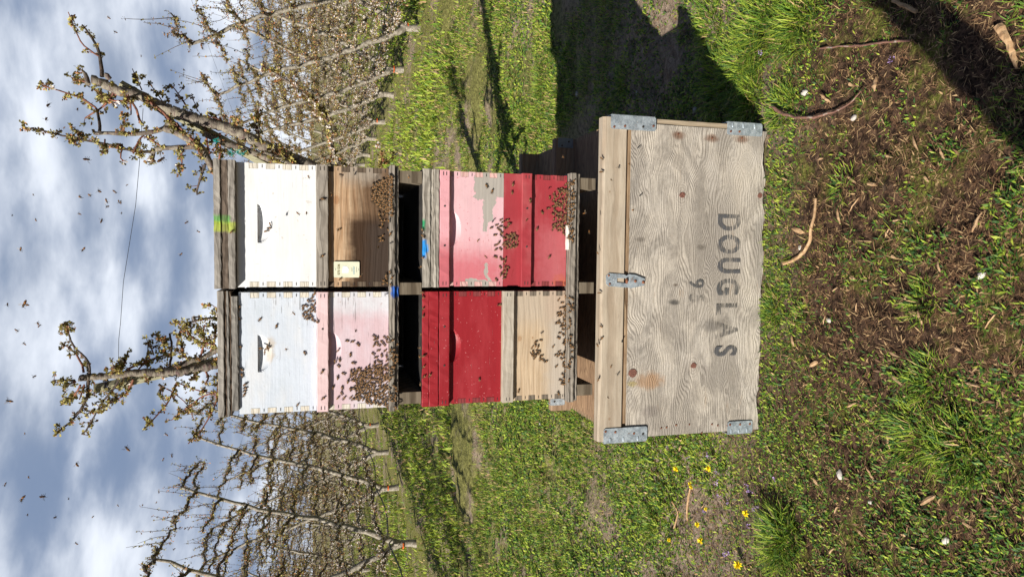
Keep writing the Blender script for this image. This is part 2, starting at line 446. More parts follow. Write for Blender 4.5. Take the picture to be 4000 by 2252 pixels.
patch = lambda x, y, s, sc=1.0: fbm(x*sc, y*sc, s, 4)
sm = lambda v, a, b: np.clip((v-a)/(b-a), 0, 1)
def lawn_d(x, y):      # the mown strip behind the stack and the aisle
    far = sm(y, .8, 2.4)
    g = sm(patch(x, y, 41, 1.5), .43, .54)*(.22+.78*sm(patch(x, y, 43, 5.0), .42, .52))
    rut = .35+.65*sm(np.abs(patch(x*.3, y*1.5, 47) - .5), .010, .035)
    # bare earth strips under the tree rows
    row = np.minimum(np.abs(x+4.65), np.abs(x-3.5)); bare = sm(row, .25, .8)
    return far*g*rut*(.12+.88*bare)
veg('grass', 640000, 2.9, 16, lawn_d, (.012, .045), (.0016, .0036), (5, 70), (0, 55), (1, .75), (.27, .27, .14, .13, .15, .05, .04), 'short yellow green grass covering the orchard aisle in patches', 'grass')
veg('grass', 150000, 9, 60, lambda x, y: .55*sm(patch(x, y*.7, 52, .8), .3, .5)*(.15+.85*sm(np.minimum(np.abs(x+4.65), np.abs(x-3.5)), .3, 1.0)), (.03, .08), (.004, .008), (10, 70), (0, 50), (1, .8), (.42, .22, .06, .22, .06, .02, .02), 'bright green grass far down the aisle under the trees', 'grass')
# front: low weeds with oval leaves, thin litter of dry stems
def front_d(x, y):
    f = 1 - sm(y, .6, 1.9)
    return f*np.clip(sm(patch(x, y, 61, 1.9), .42, .60)*.80*(.35+.65*sm(patch(x, y, 62, 7.0), .42, .55)) + sm(patch(x, y, 63, 9.0), .56, .64)*.35, 0, 1)
veg('ground_cover', 185000, 1.25, 4.4, lambda x, y: front_d(x, y), (.012, .028), (.0045, .009), (25, 88), (0, 30), (.25, 1.0), (.12, .34, .30, .08, .01, .10, .05), 'low oval leaved weeds spread over the dark earth before the bin', 'weeds', half=40)
veg('ground_cover', 190000, 2.2, 7.5, lambda x, y: sm(y, -.5, .4)*(1-sm(y, 3.5, 5))*sm(patch(x, y, 71, 2.6), .34, .50), (.014, .030), (.005, .009), (30, 80), (0, 35), (.3, 1.0), (.20, .34, .20, .16, .0, .03, .05), 'clumps of broad leaved weeds on the dry earth beside the stack', 'weeds')
veg('plant_litter', 160000, 1.25, 4.6, lambda x, y: (1-sm(y, .2, 1.8))*.95, (.010, .045), (.0008, .0026), (70, 95), (-6, 8), (1, .9), (0, .0, .0, .0, .27, .73, .0), 'fine dry stems and rotting bits strewn over the dark earth', 'litter', half=40)
veg('plant_litter', 26000, 1.25, 4.0, lambda x, y: (1-sm(y, .2, 1.6))*.9, (.010, .032), (.0022, .0065), (72, 96), (-8, 12), (.5, 1), (0, .0, .0, .0, .45, .55, .0), 'flat dead leaves and wood shavings strewn over the dark earth', 'litter', half=40)
veg('ground_cover', 60000, 2.2, 4.6, lambda x, y: ((x < -.45) & (y > -.9) & (y < 1.8))*(.25+.75*sm(patch(x, y, 73, 3.0), .40, .55)), (.010, .026), (.004, .008), (30, 85), (0, 30), (.3, 1.0), (.22, .32, .16, .18, .04, .05, .03), 'weeds filling the ground between the yellow flowers and the bin', 'weeds')
veg('grass', 26000, 1.25, 3.8, lambda x, y: (1-sm(y, .5, 1.5))*sm(patch(x, y, 81, 1.6), .46, .62), (.02, .06), (.0018, .0034), (15, 75), (0, 50), (1, .8), (.22, .35, .18, .1, .12, 0, .06), 'thin loose grass among the weeds in the foreground', 'grass', half=40)

# ------------------------------------------------------------------ the upturned bin
BX0, BX1, BY, BB, BZ = -.572, .638, -.074, 1.04, .690
bin_ = tag(empty('wooden_bin', (0, 0, 0)), 'upturned weathered plywood bin with faded black letters carrying the whole stack', 'bin')

def plywood():
    """weathered plywood face: looping grain, grey stain, pale crests"""
    m, N, p, out = newmat('weathered_plywood')
    co = N.n('ShaderNodeTexCoord').outputs['Object']
    q = N.n('ShaderNodeSeparateXYZ', {0: co})
    g = N.mapv(co, (1, 1, 1), (0, 0, 0))
    # nearly straight rotary-cut grain that swings round a few eyes
    h1 = N.noise(N.mapv(g, (1.5, 1, 4.0), (3.1, 0, 5.3)), 1.0, 2, .5, .3)
    h2 = N.noise(N.mapv(g, (6, 1, 14), (1.1, 0, 2.3)), 1.0, 3, .5, .4)
    zz3 = N.math('ADD', q.outputs[2], N.math('MULTIPLY', N.math('ADD', h1, N.math('MULTIPLY', N.noise(N.mapv(g, (4, 1, 9), (9, 0, 4)), 1.0, 2, .5, .8), .35)), .20))
    for (ex, ez, er, ea) in PLY_EYES:
        d = N.n('ShaderNodeVectorMath', {0: N.mapv(co, (1, 0, 2.2)), 1: (ex, 0, ez*2.2)}, operation='DISTANCE').outputs['Value']
        zz3 = N.math('ADD', zz3, N.math('MULTIPLY', N.step(d, er, 0), ea))
    ph = N.math('ADD', N.math('MULTIPLY', zz3, 780), N.math('MULTIPLY', h2, 7))
    s = N.math('SINE', ph)
    st = N.noise(N.mapv(g, (7, 1, 170)), 1.0, 6, .78, .5)
    fine = N.noise(N.mapv(g, (30, 1, 420)), 1.0, 4, .7)
    line = N.step(N.math('ADD', s, N.math('MULTIPLY', N.math('SUBTRACT', st, .5), 9.0)), -.8, 1.8)
    grey = N.step(N.noise(N.mapv(g, (2.6, 1, 5.5), (.4, 0, .2)), 1.6, 6, .72, .6), .40, .60)
    dm = N.n('ShaderNodeVectorMath', {0: N.mapv(co, (1, 0, 2.0)), 1: (.16, 0, .44)}, operation='DISTANCE').outputs['Value']
    grey = N.math('MAXIMUM', N.math('MULTIPLY', grey, .85), N.math('MULTIPLY', N.step(N.math('ADD', dm, N.math('MULTIPLY', N.noise(co, 9, 4, .7), .3)), .55, .20), .95))
    pale = N.mix(N.noise(N.mapv(g, (2, 1, 4)), 3, 4, .6), (.62, .54, .43), (.50, .46, .41))
    dk = N.mix(st, (.20, .165, .13), (.34, .29, .24))
    c = N.mix(N.math('MULTIPLY', line, N.math('ADD', .12, N.math('MULTIPLY', grey, .68))), pale, dk)
    c = N.mix(N.math('MULTIPLY', grey, .55), c, (.18, .16, .14))
    c = N.mix(N.math('MULTIPLY', N.step(st, .52, .30), .5), c, (.22, .185, .15))
    c = N.mix(N.math('MULTIPLY', N.step(N.noise(N.mapv(g, (60, 1, 260)), 1, 3, .7), .60, .72), N.math('MULTIPLY', grey, .6)), c, (.13, .11, .095))
    # brown water streaks
    bs = N.step(N.noise(N.mapv(g, (5, 1, 26), (7, 0, 1)), 1.2, 4, .7), .62, .74)
    c = N.mix(N.math('MULTIPLY', bs, .45), c, (.30, .19, .10))
    for (x, z, r, a, colr) in PLY_STAINS:
        d = N.n('ShaderNodeVectorMath', {0: N.mapv(co, (1, 0, .55)), 1: (x, 0, z*.55)}, operation='DISTANCE').outputs['Value']
        d = N.math('ADD', d, N.math('MULTIPLY', N.math('SUBTRACT', N.noise(co, 60, 3), .5), r*.8))
        c = N.mix(N.math('MULTIPLY', N.step(d, r, r*.3), a), c, colr)
    for (x, z, r) in PLY_KNOTS:
        d = N.n('ShaderNodeVectorMath', {0: N.mapv(co, (1, 0, 1.5)), 1: (x, 0, z*1.5)}, operation='DISTANCE').outputs['Value']
        w = N.step(N.math('SINE', N.math('ADD', N.math('MULTIPLY', d, 520), N.math('MULTIPLY', h2, 22))), .1, .9)
        c = N.mix(N.math('MULTIPLY', N.math('MULTIPLY', N.step(d, r*5.5, r*1.5), w), .5), c, (.26, .21, .17))
    N.put(p.inputs['Base Color'], c); p.inputs['Roughness'].default_value = .9; p.inputs['Specular IOR Level'].default_value = .15
    hh = N.math('SUBTRACT', N.math('ADD', N.math('MULTIPLY', st, .9), N.math('MULTIPLY', fine, .5)), N.math('MULTIPLY', line, .7))
    N.put(p.inputs['Normal'], N.bump(hh, .75, .0035))
    return m

bpx = lambda x, y, Y=BY: (lambda q: (q[0], q[2]))(at(x, y, Y))
PLY_KNOTS = [bpx(2664, 762) + (.013,), bpx(2968, 764) + (.011,), bpx(2471, 1456) + (.017,), bpx(2709, 1427) + (.012,)]
PLY_STAINS = [bpx(x, y) + (.022, .75, (.16, .075, .04)) for x, y in ((2650, 528), (2781, 540), (2897, 543))] + \
    [bpx(2537, 1487) + (.045, .6, (.38, .19, .07)), bpx(2468, 1498) + (.015, .6, (.35, .27, .05)), bpx(2540, 1605) + (.03, .5, (.2, .17, .15)),
     bpx(2500, 935) + (.014, .6, (.12, .1, .08)), bpx(2740, 965) + (.016, .6, (.12, .1, .08)), bpx(2632, 1180) + (.016, .75, (.04, .04, .04)),
     bpx(2640, 1112) + (.008, .7, (.1, .07, .05)), bpx(2780, 1270) + (.035, .55, (.12, .11, .1)), bpx(2830, 1260) + (.03, .4, (.13, .11, .09))]
PLY_EYES = [(.375, .30, .13, .030), (.47, .07, .10, -.022), (.14, .36, .15, -.03), (-.03, .22, .17, .045), (-.12, .12, .12, -.025)]
ply_face = plywood()
skid_m = wood('skid_timber', (.49, .42, .33), (.29, .22, .155), ring=.5, rings=7, streak=.55, bump=.6, seed=3.3, fs=.35, knots=((-.49, .645, .006), (.36, .66, .005)))
skid_in = wood('inner_skid_timber', (.34, .24, .16), (.19, .12, .075), ring=.5, rings=20, seed=8.3)
floor_m = wood('bin_floor_plywood', (.38, .25, .15), (.17, .10, .06), ring=.5, rings=60, seed=6.1, fs=.4)
edge_m = wood('plywood_edge', (.40, .29, .18), (.14, .08, .045), ring=.7, rings=14, seed=9.2, bump=1.0)
post_m = wood('corner_timber', (.44, .36, .26), (.2, .15, .1), seed=2.9, axis='Z')

# front panel, its lower and right edges ragged
def ply_panel():
    x0, x1, z0, z1 = BX0 + .004, .6175, -.004, .577
    xs = np.linspace(x0, x1, 120); zs = np.linspace(z0, z1, 60)
    Xg, Zg = np.meshgrid(xs, zs); Yg = np.full_like(Xg, BY) + (fbm(Xg*5, Zg*9, 5)-.5)*.003
    k = sm(Zg, .06, 0)
    Zg = Zg + k*((fbm(Xg*14, Zg*0, 8)-.45)*.03)
    f = (np.arange(59)[:, None]*120 + np.arange(119)[None])
    F = np.stack([f, f+1, f+121, f+120], -1).reshape(-1, 4)
    g = G(); g.add(np.stack([Xg, Yg, Zg], -1).reshape(-1, 3), F, 0)
    bk = [(x, BY+.018, z) for x, z in ((x0, z0+.004), (x1, z0+.004), (x1, z1), (x0, z1))]
    g.add(bk, [(3, 2, 1, 0)], 1)
    top = np.concatenate([np.stack([Xg[-1], Yg[-1], Zg[-1]], 1), np.stack([Xg[-1], np.full(120, BY+.018), Zg[-1]], 1)])
    ii = np.arange(119); g.add(top, np.stack([ii, ii+1, ii+121, ii+120], 1), 1)
    for col, fl in ((0, 1), (-1, 0)):
        v = np.concatenate([np.stack([Xg[:, col], Yg[:, col], Zg[:, col]], 1), np.stack([Xg[:, col], np.full(60, BY+.018), Zg[:, col]], 1)])
        ii = np.arange(59); q = np.stack([ii, ii+60, ii+61, ii+1], 1); g.add(v, q[:, ::-1] if fl else q, 1)
    return g
fp = ply_panel().build('front_panel', [ply_face, edge_m], bin_)
for (x, z, r) in PLY_KNOTS:       # plugs and knots sitting in the veneer
    g = G(); pts = [(x + r*math.cos(a)*(.85+.3*rnd.random())*.9, z + r*math.sin(a)*(.85+.3*rnd.random())) for a in np.linspace(0, 2*math.pi, 11)[:-1]]
    g.plate(pts, BY-.0022, .002)
    g.build('knot', plain('knot_wood', (.24, .105, .075), (.12, .055, .042), 160, rough=.7, bump=.6), fp)

def worn(name, colr, keep=.5, sc=70):
    m, N, p, out = newmat(name)
    co = N.n('ShaderNodeTexCoord').outputs['Object']
    f = N.noise(N.mapv(co, (12, 1, 200)), 1, 5, .7, .3); b = N.noise(N.mapv(co, (4, 1, 5)), 2.2, 3)
    N.put(p.inputs['Base Color'], colr); p.inputs['Roughness'].default_value = .8
    tr = N.n('ShaderNodeBsdfTransparent')
    a = N.math('MULTIPLY', N.step(N.math('ADD', f, N.math('MULTIPLY', b, .5)), 1.0-keep-.10, 1.0-keep+.14), .86)
    mx = N.n('ShaderNodeMixShader', {0: a, 1: tr.outputs[0], 2: p.outputs[0]}); N.t.links.new(mx.outputs[0], out.inputs[0])
    return m
ink = worn('faded_black_ink', (.10, .10, .105), .29); ink2 = worn('very_faded_ink', (.13, .12, .11), .22); ink3 = worn('worn_ink', (.10, .10, .10), .27)
for ch, px, py, mt, s in (('D', 2842, 868, ink, 1), ('O', 2842, 955, ink, 1), ('U', 2842, 1038, ink, 1), ('G', 2838, 1122, ink3, 1), ('L', 2835, 1205, ink2, 1), ('A', 2832, 1290, ink2, 1), ('S', 2828, 1370, ink, 1)):
    x, z = bpx(px, py); text_part(ch, .134, x, z, BY-.0028, mt, fp, flip=True, bold=.0042, sx=.68)
for ch, px, py, mt in (('9', 2717, 1108, ink3), ('5', 2716, 1166, ink2)):
    x, z = bpx(px, py); text_part(ch, .092, x, z, BY-.0028, mt, fp, flip=True, bold=.0012, sx=.8)
for k, (px, py) in enumerate(((2649, 524), (2781, 540), (2897, 540), (2582, 1671), (2603, 1668), (2640, 1659), (2692, 1656), (2740, 1689), (2780, 1656), (2803, 1660), (2840, 1661))):
    x, z = bpx(px, py); g = G(); g.plate(disc(x, z, .0032, 8), BY-.0030, .002); g.build('nail', rust, fp)

G().cbox(.6175, BX1, BY+.003, BB-.02, .03, .577, .003, nx=1).build('side_panel', post_m, bin_)
G().cbox(BX0-.0, BX0+.018, BY+.019, BB-.02, .03, .577, .002).build('side_panel', post_m, bin_)
G().cbox(BX0+.004, .6175, BB-.04, BB-.02, .0, .577, .002).build('back_panel', edge_m, bin_)
G().cbox(BX0+.004, BX1-.002, BY+.006, BB-.02, .577, .596, .002, nx=30, jit=.0008).build('bin_floor', [edge_m], bin_)
G().box(BX0+.02, BX1-.02, BY+.05, BB-.03, .5962, .599).build('floor_sheet', floor_m, bin_)

def skid(y0, y1, mt, c=.008):
    # the top edge was shaved and bruised by forks
    n = 60; xs = np.linspace(BX0-.004, BX1-.004, n)
    j = (fbm(xs*6, xs*0, int(y0*50)+77)-.5)*.012; j2 = (fbm(xs*9, xs*0+4, 5)-.5)*.012
    prof = [(y0, .5965, 0), (y0, BZ-c, 1), (y0+c, BZ, 2), (y1-.004, BZ, 3), (y1, BZ-.004, 3), (y1, .5965, 0)]
    V = []
    for i, x in enumerate(xs):
        for (py, pz, t) in prof: V.append((x, py + (j2[i] if t == 2 else 0), pz + (j[i] if t == 1 else 0)))
    F = [(i*6+k, (i+1)*6+k, (i+1)*6+(k+1) % 6, i*6+(k+1) % 6) for i in range(n-1) for k in range(6)]
    g = G(); g.add(V, F, 0); V = np.array(V)
    g.add(V[:6], [(0, 1, 2, 5), (2, 3, 4, 5)], 0); g.add(V[-6:], [(5, 2, 1, 0), (5, 4, 3, 2)], 0)
    return g.build('skid', mt, bin_)
skid(BY-.003, BY+.042, skid_m)
skid(.455, .497, skid_in); skid(.975, 1.018, skid_in)

def bracket(x0, x1, z0, z1, y, side=0, nails=(), mt=metal, d=.05, ribs=True, r=.008):
    g = G(); g.plate(rrect(x0, x1, z0, z1, r), y-.002, .002)
    if side:
        xs = x1 if side > 0 else x0
        a, b = (xs-.001, xs+.0016) if side > 0 else (xs-.0016, xs+.001)
        g.box(a, b, y-.0012, y+d, z0+.004, z1-.004)
    if ribs:
        for t in (.22, .55, .85):
            zc = z0 + (z1-z0)*t; xs = (x0+x1)/2 + side*(x1-x0)*.28
            g.ell((xs, y-.002, zc), (.010, .0026, .004), nu=8, nv=4)
    o = g.build('corner_bracket', mt, bin_)
    for (nx_, nz_, ok) in nails:
        q = G(); q.plate(disc(nx_, nz_, .0042, 8), y-.0045, .0025); q.build('nail', rust if ok else iron, o)
    return o
def br(px0, px1, py0, py1, Y, side, npx, **k):
    a = at(px0, (py0+py1)/2, Y); b = at(px1, (py0+py1)/2, Y)
    xl = at((px0+px1)/2, max(py0, py1), Y)[0]; xr = at((px0+px1)/2, min(py0, py1), Y)[0]
    bracket(xl, xr, b[2], a[2], Y, side, [(*bpx(u, v, Y), ok) for u, v, ok in npx], **k)
br(2386, 2562, 453, 508, BY-.0045, 1, [(2398, 496, 1), (2440, 493, 1), (2511, 496, 0), (2551, 493, 1)], ribs=False)
br(2840, 2977, 480, 530, BY-.002, 1, [(2853, 514, 1), (2887, 515, 1)])
br(2357, 2527, 1668, 1725, BY-.0045, -1, [(2364, 1684, 1), (2402, 1686, 1), (2475, 1691, 1), (2510, 1693, 0)])
br(2841, 2938, 1643, 1691, BY-.002, -1, [(2850, 1657, 1), (2889, 1656, 1), (2927, 1654, 1)])
br(2180, 2238, 541, 577, .455, 1, [(2195, 569, 0), (2221, 554, 0)], mt=metal_dull, ribs=False, r=.001)
br(2150, 2205, 1556, 1580, .455, -1, [(2165, 1567, 0)], ribs=False, r=.001)

# hasp over the groove
hz = lambda cx, cy: bpx(2330 + cx/7.25, 1000 + cy/7.25, BY-.006)
g = G()
left = [hz(*q) for q in ((270, 560), (350, 480), (780, 515), (850, 550), (870, 620), (585, 620), (585, 745), (860, 770), (830, 885), (340, 850), (275, 780))]
# two strips leave the slot open
g.plate([hz(*q) for q in ((270, 560), (350, 480), (780, 515), (850, 550), (870, 625), (580, 622))][::-1], BY-.0065, .003)
g.plate([hz(*q) for q in ((275, 780), (270, 560), (580, 622), (580, 745))][::-1], BY-.0065, .003)
g.plate([hz(*q) for q in ((275, 780), (580, 745), (870, 770), (835, 890), (340, 850))][::-1], BY-.0065, .003)
g.plate([hz(*q) for q in ((850, 555), (905, 510), (1080, 525), (1370, 635), (1350, 830), (990, 905), (830, 880), (865, 770), (870, 625))][::-1], BY-.0068, .004)
hasp = g.build('hasp', metal, bin_)
for cx, cy, r in ((345, 545, .0042), (372, 785, .0042), (1100, 705, .0058), (1320, 735, .0062)):
    x, z = hz(cx, cy); q = G(); q.ell((x, BY-.0075, z), (r, .0022, r), nu=10, nv=5); q.build('screw', rust, hasp, smooth=True)
x, z = hz(845, 700); q = G(); q.ell((x, BY-.010, z), (.011, .006, .005), nu=8, nv=5); q.build('staple', rust, hasp, smooth=True)

# ------------------------------------------------------------------ pallets
def pallet(label, zt, zb, zr, y1, seed, blue=None):
    root = tag(empty('hive_pallet', (0, 0, 0)), label, 'pallet')
    sp = [((.03, .14, .55), *blue, dict(soft=.006, amp=.03), .95)] if blue else []
    m1 = wood('pallet_deck_wood%d' % seed, (.36, .32, .27), (.10, .085, .07), ring=.6, rings=16, bump=1.0, seed=seed*2.3, spots=sp)
    m2 = wood('pallet_runner_wood%d' % seed, (.20, .165, .12), (.09, .068, .045), ring=.9, rings=6, bump=.7, seed=seed*1.3, fs=.45)
    zm = zb + (zt-zb)*.42
    G().cbox(-.428, .428, -.034, y1, zm, zt, .003, nx=50, jit=.0012).build('deck', m1, root)
    G().cbox(-.426, .426, -.022, .02, zb, zm-.002, .003, nx=50, jit=.0012).build('deck_rail', m1, root)
    for x in (-.388, .001, .392):
        G().cbox(x-.021, x+.021, -.016, y1-.01, zr, zb-.0005, .002).build('runner', m2, root)
    G().cbox(-.36, .36, y1-.03, y1-.0105, zr+.001, zb-.001, .002).build('back_rail', dark_gap, root)
    return root
pallet('grey hive pallet between the upper and lower hives with blue paint', 1.462, 1.429, 1.3465, .56, 1, blue=(-.026, .010, 1.425, 1.455))
pallet('grey hive pallet lying on the upturned plywood bin', .797, .756, .6905, 1.03, 2)

# ------------------------------------------------------------------ hive boxes
HL = .505
def hive(label, x0, x1, z0, z1, mats, y0=0.0, cleat=None, handle=None, joints=(1, 1), jz=None, name='hive_box', staples=True, fingers=None, plate=None):
    """mats: dict front, side, finger, cleat"""
    w = x1-x0; h = z1-z0; xc = (x0+x1)/2
    root = tag(empty(name, (xc, y0, z0)), label, 'hive box', None)
    t = .0185; X0, X1 = -w/2, w/2
    sq = fingers or [(.025+k*.0535, .025+k*.0535+.028) for k in range(4)]     # measured from the bottom
    sq = [(a, min(b, h)) for a, b in sq if a < h-.01]
    # front board with finger notches left open at its ends, scooped hand hold
    xs = sorted(set(list(np.linspace(X0+t, X1-t, 15)) + (list(np.linspace(handle[0], handle[1], 34)) if handle else [])))
    zs = list(np.linspace(0, h, 13))
    if handle:
        hx0, hx1, ht, hh, hd = handle
        zs = sorted(set(zs + list(np.linspace(ht-hh, ht-.0004, 24)) + [ht+.0003]))
    xs = np.array(xs); zs = np.array(zs); Xg, Zg = np.meshgrid(xs, zs)
    Yg = (fbm(Xg*9+x0*7, Zg*9+z0*5, 3)-.5)*.0012
    Yg[0] = 0; Yg[-1] = 0; Yg[:, 0] = 0; Yg[:, -1] = 0
    if handle:
        tt = (Xg-(hx0+hx1)/2)/((hx1-hx0)/2); s = np.sqrt(np.clip(1-tt**2, 0, 1))
        q = (ht-Zg)/(hh*s+1e-6); dep = hd*s**.7*np.clip(1-q, 0, 1)**.8
        Yg += np.where((Zg < ht) & (np.abs(tt) < 1) & (q < 1), dep, 0)
    nx, nz = len(xs), len(zs); f = (np.arange(nz-1)[:, None]*nx+np.arange(nx-1)[None])
    g = G(); g.add(np.stack([Xg, Yg, Zg], -1).reshape(-1, 3), np.stack([f, f+1, f+nx+1, f+nx], -1).reshape(-1, 4), 0)
    g.box(X0+t, X1-t, 0, t, 0, h, 0, skip=('f',))
    for sgn in (0, 1):
        a, b = (X0, X0+t) if sgn == 0 else (X1-t, X1)
        zc = 0
        for (s0, s1) in sq + [(h, h)]:
            if s0-zc > .002: g.box(a, b, 0, t-.001, zc+.0006, s0-.0006, 0)
            zc = s1
    fr = g.build('front_panel', [mats['front']], root)
    for sgn in (0, 1):
        a, b = (X0, X0+t) if sgn == 0 else (X1-t, X1)
        g = G(); g.box(a, b, t, HL-t, 0, h, 0)
        for (s0, s1) in sq: g.box(a+.0006, b-.0008, -.0006, t, s0, s1, 1)
        g.build('side_panel', [mats['side'], mats['finger']], root)
    G().box(X0, X1, HL-t+.0005, HL, 0, h).build('back_panel', mats['side'], root)
    if cleat:
        c0, c1, cp = cleat
        c = G().cbox(X0-.001, X1+.001, -cp, -.0007, c0, c1, .0025, nx=20, jit=.0007).build('cleat', mats['cleat'], root)
        for cx in (X0+.012, X1-.012):
            for dz in (.35, .65):
                zc = c0 + (c1-c0)*dz
                G().box(cx-.006, cx+.006, -cp-.0012, -cp+.001, zc-.0009, zc+.0009).build('staple', iron, c)
        if len(mats) > 4:
            for cx in (-.06, .08): G().plate(disc(cx, (c0+c1)/2, .0035, 8), -cp-.0015, .002).build('screw', iron, c)
    if staples:
        zc = 0
        for (s0, s1) in sq:
            zm = (zc+s0)/2
            if not (cleat and cleat[0] < zm < cleat[1]):
                for cx in (X0+t*.55, X1-t*.55):
                    G().box(cx-.005, cx+.005, -.0014, .001, zm-.0008, zm+.0008).build('staple', iron, fr)
            zc = s1
    return root, fr

W_ = (.82, .79, .74)
wh1 = paint('cream_white_paint', (.79, .795, .80), (.78, .775, .76), chips=.80, crack=.25, seed=.3, var=.03, rough=.45, bump=.35)
wh2 = paint('cool_white_paint', (.60, .65, .72), (.66, .68, .71), chips=.73, crack=.95, seed=1.3, var=.05, bump=.9, spots=(((.50, .36, .18), -.03, .05, .14, .165, dict(amp=.06), .5),))
whf = wood('painted_end_grain', (.74, .70, .62), (.52, .47, .38), ring=.5, rings=30, seed=1.9, scale=1.5, bump=.6)
pk_pale = paint('pale_pink_paint', (.64, .46, .49), (.67, .54, .58), chips=.77, crack=.5, seed=2.3, var=.05, bump=.7,
                spots=(((.66, .68, .71), .13, .26, -.1, .3, dict(soft=.03, amp=.05), .85), ((.66, .64, .67), -.3, -.12, -.1, .12, dict(soft=.05, amp=.05), .8)))
pk_cleat = paint('pale_pink_cleat_paint', (.72, .52, .52), None, chips=.66, crack=.6, seed=2.9, bump=.9)
pk = paint('pink_paint', (.72, .45, .475), (.75, .49, .51), chips=.9, crack=.15, seed=3.3, var=.05, spatter=(.50, .10, .12), bump=.35,
           spots=(((.55, .11, .13), -.3, -.10, .0, .21, dict(soft=.045, amp=.07, sc=60), .92), ((.62, .20, .23), -.3, -.055, .0, .30, dict(soft=.06, amp=.09, sc=90), .55)),
           wear=((.03, .26, .034, .070, .003, .085, 9), (.13, .26, -.03, .06, .003, .085, 12), (.10, .26, .05, .10, .003, .09, 14), (-.01, .10, .060, .074, .003, .03, 20), (-.20, -.12, .058, .070, .003, .085, 14), (-.215, -.18, .05, .14, .003, .04, 14)),
           wcol=(.45, .41, .36))
pk_c = paint('pink_cleat_paint', (.72, .36, .39), None, chips=.85, crack=.3, seed=3.6, bump=.6, spatter=(.5, .1, .12), spots=(((.50, .10, .12), -.3, -.06, -.1, .4, dict(soft=.05, amp=.06), .85),))
rd = paint('faded_red_paint', (.36, .040, .050), (.42, .085, .09), chips=.88, crack=.25, seed=4.1, var=.12, bump=.4,
           spots=(((.52, .15, .165), -.3, .02, .0, .12, dict(soft=.06, amp=.09), .6), ((.50, .12, .035), -.3, -.175, -.01, .045, dict(soft=.02, amp=.05), .7)))
rd2 = paint('red_paint', (.30, .018, .025), (.35, .032, .040), chips=.80, crack=.35, seed=4.7, var=.08, bump=.45, spatter=(.55, .2, .2), rough=.42)
rdf = wood('painted_red_end_grain', (.28, .055, .055), (.14, .028, .03), ring=.5, rings=30, seed=1.7, scale=1.5)
pkf = wood('painted_pink_end_grain', (.70, .48, .44), (.50, .26, .25), ring=.6, rings=30, seed=2.7, scale=1.5)
brn = wood('scorched_pine', (.60, .44, .29), (.36, .20, .10), ring=.35, rings=16, streak=.8, bump=.8, seed=6.6, knots=((.092, .178, .017),),
           spots=(((.10, .055, .028), -.05, .40, -.05, .115, dict(soft=.055, amp=.05), .9), ((.050, .026, .013), -.25, .035, -.02, .135, dict(soft=.026, amp=.05, sc=22), 1.0), ((.05, .036, .028), -.3, .02, -.03, .075, dict(soft=.03, amp=.04), .7), ((.34, .29, .23), .155, .3, .03, .16, dict(soft=.03, amp=.05), .8)))
brf = wood('dark_end_grain', (.16, .12, .085), (.07, .05, .035), ring=.6, rings=24, seed=3.1, scale=1.5)
nat = wood('pale_bare_pine', (.60, .47, .33), (.40, .28, .17), ring=.25, rings=14, streak=.7, bump=.55, seed=7.7, knots=((.028, .178, .012), (.03, .128, .006)),
           spots=(((.45, .40, .34), -.3, .3, -.03, .07, dict(soft=.035, amp=.05), .75), ((.50, .24, .09), .10, .3, -.02, .08, dict(soft=.03, amp=.05), .45), ((.44, .38, .31), .08, .3, .0, .3, dict(soft=.05, amp=.05), .55)))
natf = wood('grey_end_grain', (.22, .18, .14), (.11, .09, .07), ring=.6, rings=24, seed=3.8, scale=1.5)
cl_grey = wood('grey_cleat', (.40, .36, .31), (.16, .135, .11), ring=.5, seed=5.5, bump=.9)
cl_grey2 = wood('pale_grey_cleat', (.50, .45, .38), (.30, .25, .19), ring=.3, seed=6.5, bump=.6)

RX0, RX1, LX0, LX1 = .0075, .420, -.420, -.0105
hc = lambda px0, px1, py: None
def hnd(pa, pb, ptop, pbot, x0, x1, z0, Y=0.0, d=.024):
    a = at(ptop, pa, Y); b = at(ptop, pb, Y); c = at(pbot, (pa+pb)/2, Y); xc = (x0+x1)/2
    return (min(a[0], b[0])-xc, max(a[0], b[0])-xc, a[2]-z0, a[2]-c[2], d)
hive('cream white hive box on top of the right hand column', RX0, RX1, 1.7075, 1.961, dict(front=wh1, side=wh1, finger=whf), handle=hnd(796, 948, 1005, 1064, RX0, RX1, 1.7075))
hive('cracked cool white hive box on top of the left hand column', LX0, LX1, 1.7075, 1.958, dict(front=wh2, side=wh2, finger=whf), handle=hnd(1307, 1453, 1006, 1062, LX0, LX1, 1.7075))
brown, bfr = hive('bare brown scorched hive box carrying a small numbered tag', RX0, RX1, 1.4625, 1.707, dict(front=brn, side=brn, finger=brf, cleat=cl_grey), cleat=(.2045, .2445, .021))
hive('pale pink hive box with the biggest cluster of bees on it', LX0, LX1, 1.4625, 1.707, dict(front=pk_pale, side=pk_pale, finger=whf, cleat=pk_cleat, s=1), cleat=(.2055, .2445, .020), handle=hnd(1292, 1432, 1277, 1334, LX0, LX1, 1.4625))
hive('bright pink hive box with peeling paint and red spray in one corner', RX0, RX1, 1.046, 1.2865, dict(front=pk, side=pk, finger=pkf, cleat=pk_c, s=1), cleat=(.203, .240, .021), handle=hnd(822, 962, 1757, 1801, RX0, RX1, 1.046))
hive('faded red hive box with a rail across its middle and an orange corner', RX0, RX1, .8, 1.0455, dict(front=rd, side=rd, finger=rdf, cleat=rd, s=1), cleat=(.142, .181, .019), fingers=[(.012+k*.054, .04+k*.054) for k in range(3)])
hive('dark red hive box with scratches above the bare pine box', LX0, LX1, 1.050, 1.2865, dict(front=rd2, side=rd2, finger=rdf, cleat=rd2, s=1), cleat=(.197, .2355, .021), handle=hnd(1288, 1415, 1757, 1801, LX0, LX1, 1.05))
